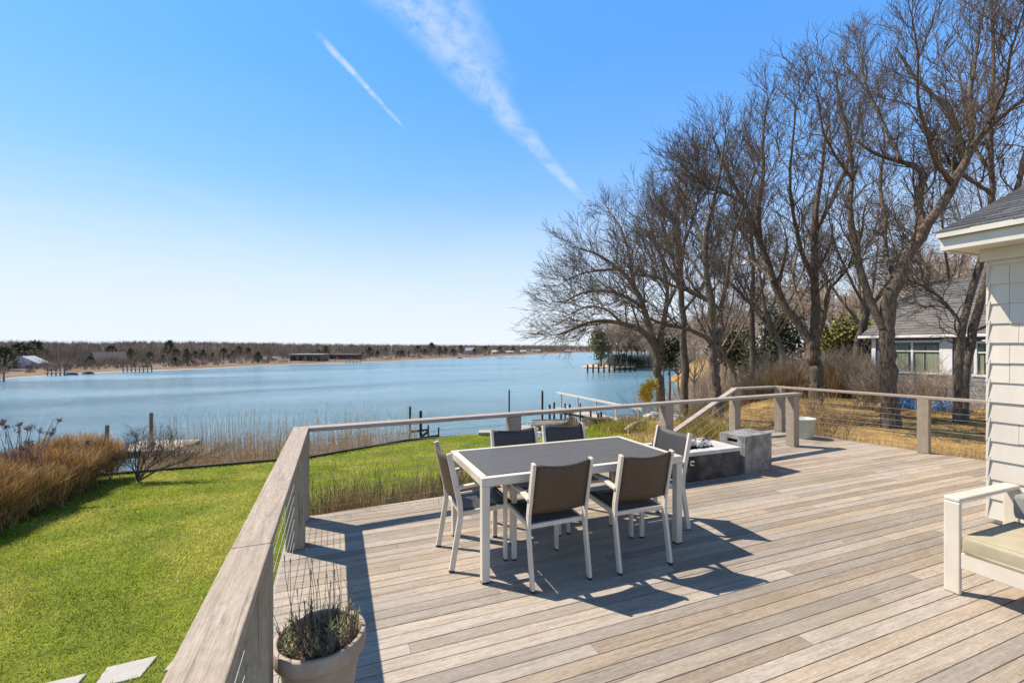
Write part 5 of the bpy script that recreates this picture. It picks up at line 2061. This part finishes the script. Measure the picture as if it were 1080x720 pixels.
# lower landing with boat and chairs
g0 = at(588, 452.5, 30)
o = empty('landing_deck', (g0.x, g0.y, g0.z), -YAW, 'low pale plank landing at the water below the dock', 'landing')
m = MB()
for i in range(14):
    m.box((0, -1.3 + i * .2, 0), (5.2, .19, .05))
m.build('planks', MT['dockwood'], o)
m = MB()
for x in (-2.4, 0, 2.4):
    m.box((x, 0, -.9), (.12, 2.4, 1.7))
m.build('supports', MT['pile'], o)

b = at(581, 446.5, 29.7)
o = empty('rowboat', (b.x, b.y, g0.z + .03), -YAW + .15, 'upturned brown rowboat lying at the water below the dock', 'rowboat')
v, f = [], []
nx_, ny_ = 12, 10
for i in range(nx_ + 1):
    u = i / nx_ * 2 - 1
    wd = .58 * (1 - abs(u) ** 2.6) + .02
    for j in range(ny_ + 1):
        a = math.pi * j / ny_
        v.append((u * 1.35, -math.cos(a) * wd, .42 * (1 - .25 * u * u) * math.sin(a) ** .7 + .22))
for i in range(nx_):
    for j in range(ny_):
        q = i * (ny_ + 1) + j
        f.append((q, q + ny_ + 1, q + ny_ + 2, q + 1))
hl = MB().add(v, f).build('hull', M('old_hull', (.16, .13, .10), (.30, .26, .21), 3, .8, bump=.2), o, smooth=True)
hl.modifiers.new('thick', 'SOLIDIFY').thickness = .03
MB().bar((-1.3, 0, .66), (1.3, 0, .66), .05, .05).build('keel', MT['pile'], o)
m = MB()
for x in (-.7, .7):
    m.bar((x, -.7, .1), (x, .7, .1), .12, .2)
m.build('trestle', MT['darkpile'], o)


def adirondack(px, py, Y, rz, label):
    p = at(px, py, Y)
    o = empty('garden_chair', (p.x, p.y, g0.z + .03), rz, label, 'chair', 'wooden chairs at the water')
    mt = M_CH
    m = MB()
    for i in range(6):
        x = -.26 + i * .104
        m.bar((x, .18, .30), (x * 1.15, .52, 1.0 - .06 * abs(i - 2.5)), .09, .022, (0, 1, 0))
    m.build('backrest', mt, o)
    m = MB()
    for i in range(6):
        m.bar((-.29, -.33 + i * .1, .40 - i * .02), (.29, -.33 + i * .1, .40 - i * .02), .09, .022)
    m.build('seat', mt, o)
    for sx in (-1, 1):
        MB().bar((sx * .32, -.36, 0), (sx * .32, -.36, .55), .035, .09, (0, 1, 0)).build('leg', mt, o)
        MB().bar((sx * .32, -.30, .33), (sx * .32, .62, .03), .03, .11).build('leg', mt, o)
        MB().bar((sx * .35, -.45, .565), (sx * .35, .42, .565), .12, .024).build('armrest', mt, o)


M_CH = M('teak_grey', (.24, .185, .12), (.38, .30, .20), 6, .8, bump=.2)
adirondack(604, 450, 29.8, -YAW + 2.9, 'wooden slatted chair on the bank at the water, left of the pair')
adirondack(616, 450, 29.6, -YAW + 3.4, 'wooden slatted chair on the bank at the water, right of the pair')
b = at(634, 443, 29.6)
o = empty('dock_box', (b.x, b.y, -3.6), -YAW + .1, 'dark red brown dock box at the shore end of the dock', 'dock box')
MB().box((0, 0, .22), (1.25, .7, .44)).build('box_body', M('dark_red_wood', (.035, .016, .012), (.075, .035, .025), 8, .8), o, bevel=.01)
MB().box((0, 0, .462), (1.32, .76, .04)).build('lid', M('dark_lid', (.05, .03, .025), (.09, .06, .05), 8, .7), o, bevel=.01)
b = at(515, 462.5, 14.6)
o = empty('wooden_step', (b.x, b.y, gz(b.x, b.y)), -YAW, 'small pale wooden step at the lawn edge left of the dark chair backs', 'step')
m = MB()
for i in range(3):
    m.box((0, -.13 + i * .13, .14), (.62, .12, .04))
m.build('tread', MT['dockwood'], o)
m = MB()
for x in (-.27, .27):
    m.box((x, 0, .06), (.04, .36, .115))
m.build('side', M('orange_wood', (.28, .13, .05), (.42, .22, .09), 6, .8), o)

# long dock off the headland
e0, e1 = at(618, 389, 113), at(668, 387, 118)
ZL = -3.85
o = empty('long_dock', (e0.x, e0.y, ZL), label='long low wooden dock running out from the wooded point', cat='dock')
q1 = Vector((e1.x - e0.x, e1.y - e0.y, 0))
MB().bar((0, 0, 0), q1, 1.6, .22).build('walkway', M('far_planks', (.20, .15, .10), (.33, .25, .17), 1, .9), o)
n = 10
for i in range(n):
    c = q1 * (i / (n - 1))
    MB().tube([(c.x, c.y - .8, -2.4), (c.x, c.y - .8, .9)], .22, 8).build('pile', MT['darkpile'], o)

# ------------------------------------------------------------------ neighbour house
def neighbour():
    Y = 18.0
    c = Vector((22.4, 12.6, 0))
    z0 = gz(c.x, c.y)
    o = empty('neighbour_house', (c.x, c.y, z0), -math.pi / 2, 'blue grey neighbour house with grey gable roof and white trimmed windows', 'house')
    sid = M('blue_grey_siding', (.105, .115, .145), (.145, .155, .185), 4, .8, bump=.1, stretch=(.2, .2, 3))
    shg = M('pale_shingle_apron', (.22, .22, .225), (.31, .31, .31), 5, .8, bump=.25, stretch=(1, 1, 2.5))
    wht = M('white_trim', (.70, .69, .66), (.78, .77, .74), 4, .6)
    rfm = M('grey_roof', (.065, .062, .062), (.14, .135, .132), 3.5, .9, bump=.4, stretch=(.5, 1, 2.5), c3=(.19, .183, .18))
    EZ = 2.03 - z0
    W, D = 9.0, 8.4
    m = MB()
    # wall slabs leaving the window openings
    wx0, wx1, wz0, wz1 = .72, 2.48, .52 - z0, 1.90 - z0
    ux0, ux1 = 3.42, 4.12
    uz0, uz1 = wz0 - .05, wz1 - .05
    m.box((W / 2, 0, wz0 / 2 - .02), (W, .16, wz0 + .04))
    m.box((W / 2, 0, (wz1 + EZ) / 2), (W, .16, EZ - wz1))
    for a, b in ((0, wx0), (wx1, ux0), (ux1, W)):
        m.box(((a + b) / 2, 0, (wz0 + wz1) / 2), (b - a, .16, wz1 - wz0))
    m.box((.08, D / 2, EZ / 2), (.16, D - .17, EZ))
    m.box((W - .08, D / 2, EZ / 2), (.16, D - .17, EZ))
    m.build('wall', sid, o)
    ap = MB()
    z = -.05
    while z < wz0 - .1:
        ap.box((W / 2, -.095, z + .09), (W + .02, .024 + .008, .17), Matrix.Rotation(-.05, 3, 'X'))
        z += .175
    ap.build('apron', shg, o)
    MB().box((.07, -.105, EZ / 2), (.16, .05, EZ)).build('corner_board', wht, o)
    MB().box((2.64, -.10, (wz0 + EZ) / 2 - .02), (.30, .04, EZ - wz0 - .06)).build('trim_board', wht, o)
    glass = M('window_glass', (.02, .028, .025), (.06, .075, .06), 2, .06, spec=.6)
    curtain = M('green_curtain', (.16, .20, .13), (.34, .37, .27), 9, .9, stretch=(1, 1, .05))
    for (a, b, z_0, z_1, mull) in ((wx0, wx1, wz0, wz1, (.0, .58)), (ux0, ux1, uz0 + .05, uz1, ())):
        fr_ = MB()
        t = .085
        fr_.box(((a + b) / 2, -.075, z_1 - t / 2), (b - a, .09, t))
        fr_.box(((a + b) / 2, -.085, z_0 + t / 2), (b - a + .1, .12, t))
        for x in (a + t / 2, b - t / 2):
            fr_.box((x, -.075, (z_0 + z_1) / 2), (t, .09, z_1 - z_0 - 2 * t - .004))
        mu = ((a + b) / 2 - .62 + .0, (a + b) / 2 + .0 - .12) if len(mull) else ()
        for x in mu[1:]:
            fr_.box((x, -.07, (z_0 + z_1) / 2), (.07, .07, z_1 - z_0 - 2 * t - .004))
        fr_.box(((a + b) / 2, -.066, z_0 + (z_1 - z_0) * .68), (b - a - 2 * t - .004, .05, .045))
        w = fr_.build('window', wht, o)
        MB().box(((a + b) / 2, -.02, (z_0 + z_1) / 2), (b - a - .06, .012, z_1 - z_0 - .06)).build('pane', glass, w)
        cb = MB()
        n = 26
        for i in range(n):
            x = a + .1 + (b - a - .2) * i / n
            if 8 < i < 11 or 17 < i < 19:
                continue
            cb.box((x, -.042 + .004 * (i % 2), (z_0 + z_1) / 2 - .05), ((b - a) / n * .8, .010, z_1 - z_0 - .3))
        cb.build('curtain', curtain, w)
    MB().box((W / 2 - .1, -.32, EZ + .03), (W + .7, .10, .11)).build('gutter', wht, o, bevel=.02)
    # hip roof: ridge back and to the right
    zr = EZ + 2.75
    ov = .35
    A, B, C, Dd = (-ov, -ov, EZ + .09), (W + ov, -ov, EZ + .09), (W + ov, D + ov, EZ + .09), (-ov, D + ov, EZ + .09)
    E_, F_ = (-ov, D / 2, zr), (W + ov, D / 2, zr)
    rf = MB().add([A, B, C, Dd, E_, F_], [(0, 1, 5, 4), (1, 2, 5), (2, 3, 4, 5), (3, 0, 4), (3, 2, 1, 0)]).build('roof', rfm, o)
    # shingle butt lines as thin proud courses on the front slope
    rc = MB()
    n = 22
    for i in range(n):
        u = (i + .3) / n
        y = -ov + u * (D / 2 + ov)
        z = EZ + .09 + u * (zr - EZ - .09)
        xa, xb = -ov, W + ov
        rc.bar((xa, y, z + .002), (xb, y, z + .002), .05, .012)
    rc.build('roof_courses', rfm, rf)
    return o


nb_house = neighbour()
# blue tarp over a stack and a bench frame beside the house
b = at(977, 420, 16.6)
o = empty('tarp_cover', (b.x, b.y, gz(b.x, b.y)), -math.pi / 2 + .25, 'bright blue tarp thrown over a long low stack beside the neighbour house', 'tarp')
v, f = [], []
nx_, ny_ = 28, 10
rng = np.random.default_rng(9)
for i in range(nx_ + 1):
    for j in range(ny_ + 1):
        u, w = i / nx_, j / ny_
        a = math.pi * w
        hgt = .32 + .08 * math.sin(u * 9) + .05 * math.sin(u * 23)
        v.append((-1.05 + 2.1 * u, -math.cos(a) * .5 * (1 + .06 * math.sin(u * 31)), max(.0, hgt * math.sin(a) ** .55 + rng.normal(0, .015))))
for i in range(nx_):
    for j in range(ny_):
        q = i * (ny_ + 1) + j
        f.append((q, q + ny_ + 1, q + ny_ + 2, q + 1))
MB().add(v, f).build('tarp', M('blue_tarp', (.012, .12, .38), (.05, .24, .52), 7, .4, bump=.2), o, smooth=True)
m = MB()
for k in range(3):
    m.box((0, 0, .07 + k * .09), (1.9, .55, .07))
m.build('stacked_timber', MT['dockwood'], o)
b = at(974, 420, 17.5)
o = empty('garden_bench', (b.x, b.y, gz(b.x, b.y)), -math.pi / 2, 'thin grey wooden bench frame standing against the neighbour house below its big window', 'bench')
mt = MT['pile']
for x in (-.62, .62):
    MB().bar((x, .1, 0), (x, .22, 1.15), .05, .05, (0, 1, 0)).build('leg', mt, o)
    MB().bar((x, -.32, 0), (x, -.32, .68), .05, .05, (0, 1, 0)).build('leg', mt, o)
    MB().bar((x, -.36, .70), (x, .17, .70), .06, .03).build('armrest', mt, o)
m = MB()
for k in range(4):
    m.bar((-.6, -.28 + k * .12, .45), (.6, -.28 + k * .12, .45), .08, .025)
m.build('seat', mt, o)
m = MB()
for z, y in ((.75, .175), (.95, .195), (1.12, .215)):
    m.bar((-.6, y, z), (.6, y, z), .025, .06)
m.build('backrest', mt, o)

# ------------------------------------------------------------------ far shore woods, houses, boats
def shoreY(px):
    return F * (H - WZ) / (float(lerp_table(SHORE_FAR, px)) - CY)


def far_ground(px, mult):
    z = float(np.interp(mult, [1, 1.012, 1.05, 1.12, 1.3, 1.7, 2.3], [-5.05, -4.8, -4.55, -4.2, -4.0, -3.6, -2.2]))
    if mult > 2.3:
        rz = float(lerp_table(RIDGE, px))
        Y4 = shoreY(px) * 4.2
        zt = H - (rz - CY) / F * Y4
        z = -2.2 + (zt + 2.2) * min(1, np.interp(mult, [2.3, 3.2, 4.2], [0, .45, 1.0]))
    return z


def far_woods():
    rng = np.random.default_rng(21)
    N = 5200
    px = rng.uniform(-150, 735, N)
    mult = 1.06 + 3.0 * rng.random(N) ** 1.35
    V, Fs, n = [], [], 0
    for p, mu in zip(px, mult):
        Y = shoreY(p) * mu
        z = far_ground(p, mu)
        hpx = np.interp(mu, [1.06, 1.15, 1.5, 2.2, 4.2], [4, 9, 14, 10, 3.0]) * np.interp(p, [0, 260, 500, 620], [1.35, 1.0, .6, .4])
        h = hpx / F * Y * rng.uniform(.55, 1.15)
        c = cam2w((p - CX) / F * Y, Y, z)
        m_ = 30 if mu < 2 else 16
        base = np.array([c] * m_) + np.stack([rng.normal(0, h * .22, m_), rng.normal(0, h * .22, m_), rng.uniform(0, h * .35, m_)], -1)
        v, f = blade_np(base, h * rng.uniform(.3, .75, m_), np.full(m_, max(.10, .25 / F * Y)) * rng.uniform(.5, 1.6, m_), rng.uniform(0, .55, m_), rng.uniform(0, 6.28, m_), .2, 1)
        V.append(v)
        Fs.append(f + n)
        n += len(v)
    o = np_mesh('far_wood', np.concatenate(V), np.concatenate(Fs), M('far_twigs', (.14, .095, .06), (.38, .275, .185), .08, .95, island=.4))
    tag(o, 'brown leafless scrub wood along the far shore', 'woods', kind='stuff')


far_woods()

# dark cedars along the far shore
rng = np.random.default_rng(33)
cp = []
MT['cedar'] = M('far_cedar', (.03, .036, .016), (.12, .115, .05), .25, .9, island=.5)
for k in range(3):
    o = empty('cedar_tree', (0, 0, 0))
    n = 420
    z = rng.random(n) ** .8
    r = (1 - z) ** .6 * .42 * (.7 + .5 * rng.random(n))
    a = rng.uniform(0, 6.28, n)
    base = np.stack([r * np.cos(a), r * np.sin(a), .06 + z * .88], -1)
    v, f = blade_np(base, rng.uniform(.08, .2, n), rng.uniform(.04, .08, n), rng.uniform(.3, 1.2, n), a, .3, 1)
    np_mesh('crown', v, f, MT['cedar'], o)
    MB().tube([(0, 0, -.05), (0, 0, .5), (0, 0, .9)], [.05, .035, .01], 6).build('trunk', MT['bark'], o)
    cp.append(o)
spots = [(5, 1.16, 26, 1.0), (20, 1.5, 22, 1.3), (27, 1.55, 20, 1.3), (36, 1.6, 22, 1.3), (118, 1.5, 16, 1.1), (95, 1.16, 11, 1.2)]
spots += [(x, rng.uniform(1.2, 1.5), rng.uniform(8, 14), rng.uniform(.7, 1.2)) for x in (138, 158, 172, 186, 197, 206, 214, 224, 236, 246, 252, 262, 272)]
spots += [(198, 1.08, 15, .9), (179, 1.6, 19, .8), (272, 1.08, 12, 1.0), (185, 1.1, 9, 1.4)]
spots += [(x, rng.uniform(1.1, 1.5), rng.uniform(6, 12), rng.uniform(.7, 1.25)) for x in (336, 344, 382, 390, 398, 407, 420, 424, 431, 441, 448, 455, 464, 470, 478, 486, 500, 512, 527, 541)]
for i, (px, mu, hp, wr) in enumerate(spots):
    c = cp[i] if i < 3 else copy_tree(cp[i % 3])
    Y = shoreY(px) * mu
    b = cam2w((px - CX) / F * Y, Y, far_ground(px, mu) - .1)
    h = hp / F * Y
    c.location = b
    c.scale = (h * wr, h * wr, h)
    c.rotation_euler = (0, 0, rng.uniform(0, 6.28))
    tag(c, 'dark cedar standing in the brown scrub on the far shore', 'tree', 'dark cedars on the far shore')


def far_house(name, px0, px1, y_eave, y_base, mu, wallc, roofc, label, kind='gable', y_ridge=None, wins=2, rz=0.0, depth=5.0, frame=None):
    pm = (px0 + px1) / 2
    Y = shoreY(pm) * mu
    z0 = H - (y_base - CY) / F * Y
    o = empty(name, cam2w((pm - CX) / F * Y, Y, z0), -YAW + rz, label, 'house')
    W, EZ = (px1 - px0) / F * Y, (y_base - y_eave) / F * Y
    zr = (y_base - (y_ridge or y_eave)) / F * Y
    wm_ = M(name + '_wall', tuple(x * .92 for x in wallc), wallc, 1.5, .8)
    rm_ = M(name + '_roofing', tuple(x * .8 for x in roofc), roofc, 1.5, .9)
    m = MB()
    m.box((0, depth / 2, EZ / 2 - .6), (W, depth, EZ + 1.2))
    if kind == 'gable':      # gable end faces the water
        m.add([(-W / 2, .0, EZ), (W / 2, .0, EZ), (0, .0, zr), (-W / 2, depth, EZ), (W / 2, depth, EZ), (0, depth, zr)], [(0, 1, 2), (4, 3, 5)])
    m.build('wall', wm_, o)
    t = .15
    r = MB()
    if kind == 'gable':
        for s in (-1, 1):
            a, b = Vector((0, 0, zr)), Vector((s * (W / 2 + .25), 0, EZ - .15))
            d = (b - a).normalized()
            nrm = Vector((-d.z * s, 0, d.x * s)) * t
            if nrm.z < 0:
                nrm = -nrm
            P = [a + Vector((0, -.3, 0)), b + Vector((0, -.3, 0)), b + Vector((0, depth + .3, 0)), a + Vector((0, depth + .3, 0))]
            r.add(P + [p + nrm for p in P], [(0, 1, 2, 3), (7, 6, 5, 4), (0, 4, 5, 1), (1, 5, 6, 2), (2, 6, 7, 3), (3, 7, 4, 0)])
    elif kind == 'side':     # long slope faces the water
        a, b = (0, -.35, EZ), (0, depth / 2, zr)
        x0, x1 = -W / 2 - .3, W / 2 + .3
        r.add([(x0, -.35, EZ), (x1, -.35, EZ), (x1, depth / 2, zr), (x0, depth / 2, zr), (x0, depth + .35, EZ), (x1, depth + .35, EZ)],
              [(0, 1, 2, 3), (3, 2, 5, 4), (0, 3, 4), (1, 5, 2), (0, 4, 5, 1)])
    else:
        r.box((0, depth / 2, EZ + .18), (W + .8, depth + 1.0, .34))
    r.build('roof', rm_, o)
    gl = MT_GLASS
    for i in range(wins):
        x = -W / 2 + W * (i + .5) / wins
        ww, wh = W / wins * (.72 if kind == 'flat' else .5), EZ * (.74 if kind == 'flat' else .42)
        wf = MB().box((x, -.04, EZ * .52), (ww, .08, wh)).build('window', frame or MT_WHITE, o)
        MB().box((x, -.09, EZ * .52), (ww * .8, .03, wh * .8)).build('pane', gl, wf)
    return o


MT_GLASS = M('far_glass', (.015, .018, .02), (.05, .055, .06), 2, .15)
MT_DARK = M('far_dark_frame', (.06, .04, .03), (.11, .08, .06), 2, .6)
MT_WHITE = M('far_white_trim', (.66, .65, .62), (.74, .73, .70), 2, .6)
far_house('white_house', 11, 34, 383, 390.5, 1.22, (.72, .73, .76), (.42, .44, .5), 'white gabled house among cedars at the far left of the far shore', 'gable', 376, 2, .5, 7)
far_house('grey_house', 86, 110, 383, 390, 1.3, (.19, .16, .14), (.17, .145, .13), 'grey brown gabled house in the scrub on the far shore', 'gable', 371.5, 2, -.5, 8)
far_house('modern_house', 306, 338, 374.2, 382.6, 1.10, (.20, .15, .115), (.44, .40, .35), 'long low flat roofed modern house on the far shore, left wing with pale roof edge', 'flat', None, 4, .06, 9, MT_DARK)
far_house('modern_house', 347, 375, 374.4, 382.2, 1.13, (.13, .085, .065), (.20, .15, .12), 'dark brown flat roofed wing beside the modern house on the far shore', 'flat', None, 3, .03, 9, MT_DARK)
far_house('shore_cottage', 284, 289, 378, 381.5, 1.2, (.5, .42, .26), (.3, .26, .22), 'tiny tan cottage left of the modern house on the far shore', 'gable', 376.4, 1, .2, 4)
for k, (a, b, ye, yb, mu, w, r, yr, lab) in enumerate((
        (491, 500, 369.6, 373, 1.25, (.36, .40, .44), (.25, .28, .31), 366.5, 'blue grey house on the distant right end of the far shore'),
        (519, 526, 371, 373.4, 1.2, (.62, .61, .58), (.4, .39, .38), 369.2, 'white cottage on the distant shore, left of the small cluster'),
        (535, 542, 371.2, 373.6, 1.15, (.6, .59, .57), (.36, .35, .34), 369.8, 'pale cottage with long roof on the distant shore, second of the cluster'),
        (549, 555, 370.8, 373.0, 1.15, (.68, .67, .65), (.36, .35, .35), 369.0, 'bright white cottage on the distant shore, third of the cluster'),
        (561, 570, 370.0, 372.8, 1.2, (.45, .44, .43), (.26, .26, .27), 368.4, 'grey cottage on the distant shore at the right of the cluster'),
        (597, 604, 370.2, 372.2, 1.1, (.66, .65, .63), (.42, .41, .4), 369.2, 'white cottage on the distant shore under the low reaching limb'))):
    far_house('shore_cottage', a, b, ye, yb, mu, w, r, lab, 'side', yr, 2, .1 * (k % 3), 7)


def far_dock(px0, px1, mult, label, posts=6):
    pm = (px0 + px1) / 2
    Y = shoreY(pm) * mult
    a, b = at(px0, 390, Y), at(px1, 390, Y)
    a.z = b.z = -4.3
    o = empty('far_dock', a, label=label, cat='dock')
    q = b - a
    MB().bar((0, 0, 0), q, 1.4, .18).build('walkway', MT['dockwood'], o)
    for i in range(posts):
        c = q * (i / (posts - 1))
        MB().tube([(c.x, c.y, -1.5), (c.x, c.y, 1.0)], .13, 6).build('pile', MT['pile'], o)


far_dock(50, 68, .985, 'low grey dock on the far shore left of the covered boat', 5)
far_dock(130, 160, .985, 'low wooden dock with pale posts on the far shore', 8)
far_dock(365, 380, .985, 'small dock on the far shore before the modern house', 5)
far_dock(-6, 4, .93, 'end of a dark float entering the frame at the far left', 3)


def far_boat(px, w_px, mult, label, hullc, cab):
    Y = shoreY(px) * mult
    L = w_px / F * Y
    o = empty('moored_boat', cam2w((px - CX) / F * Y, Y, WZ - .05), -YAW, label, 'boat')
    v, f = [], []
    n = 8
    for i in range(n + 1):
        u = i / n * 2 - 1
        wd = .22 * L * (1 - max(0, u) ** 2.2)
        for (yy, zz) in ((-1, .16), (-.7, 0), (.7, 0), (1, .16)):
            v.append((u * L / 2, yy * wd + 0.001, zz * L * .8 + (.04 * L * max(0, u) ** 2 if zz else 0)))
    for i in range(n):
        for j in range(3):
            q = i * 4 + j
            f.append((q, q + 4, q + 5, q + 1))
        f.append((i * 4, i * 4 + 3, i * 4 + 7, i * 4 + 4))
    f.append((0, 1, 2, 3))
    MB().add(v, f).build('hull', hullc, o)
    m = MB()
    m.box((-L * .05, 0, L * .19), (L * .5, L * .26, L * .1))
    m.build('cover', cab, o, bevel=L * .03)


bm_ = M('navy_hull', (.02, .025, .05), (.04, .05, .09), 2, .5)
cm_ = M('canvas_cover', (.20, .22, .30), (.32, .34, .42), 2, .8)
far_boat(76, 13, .97, 'navy boat under a pale canvas cover moored at the far shore', bm_, cm_)
far_boat(94, 11, .97, 'small dark boat moored right of the canvas covered boat', bm_, M('dark_cover', (.05, .05, .06), (.1, .1, .11), 2, .8))
far_boat(485, 5, .99, 'tiny dark boat drawn up on the distant sand strip', bm_, M('dark_cover_b', (.05, .05, .06), (.1, .1, .11), 2, .8))
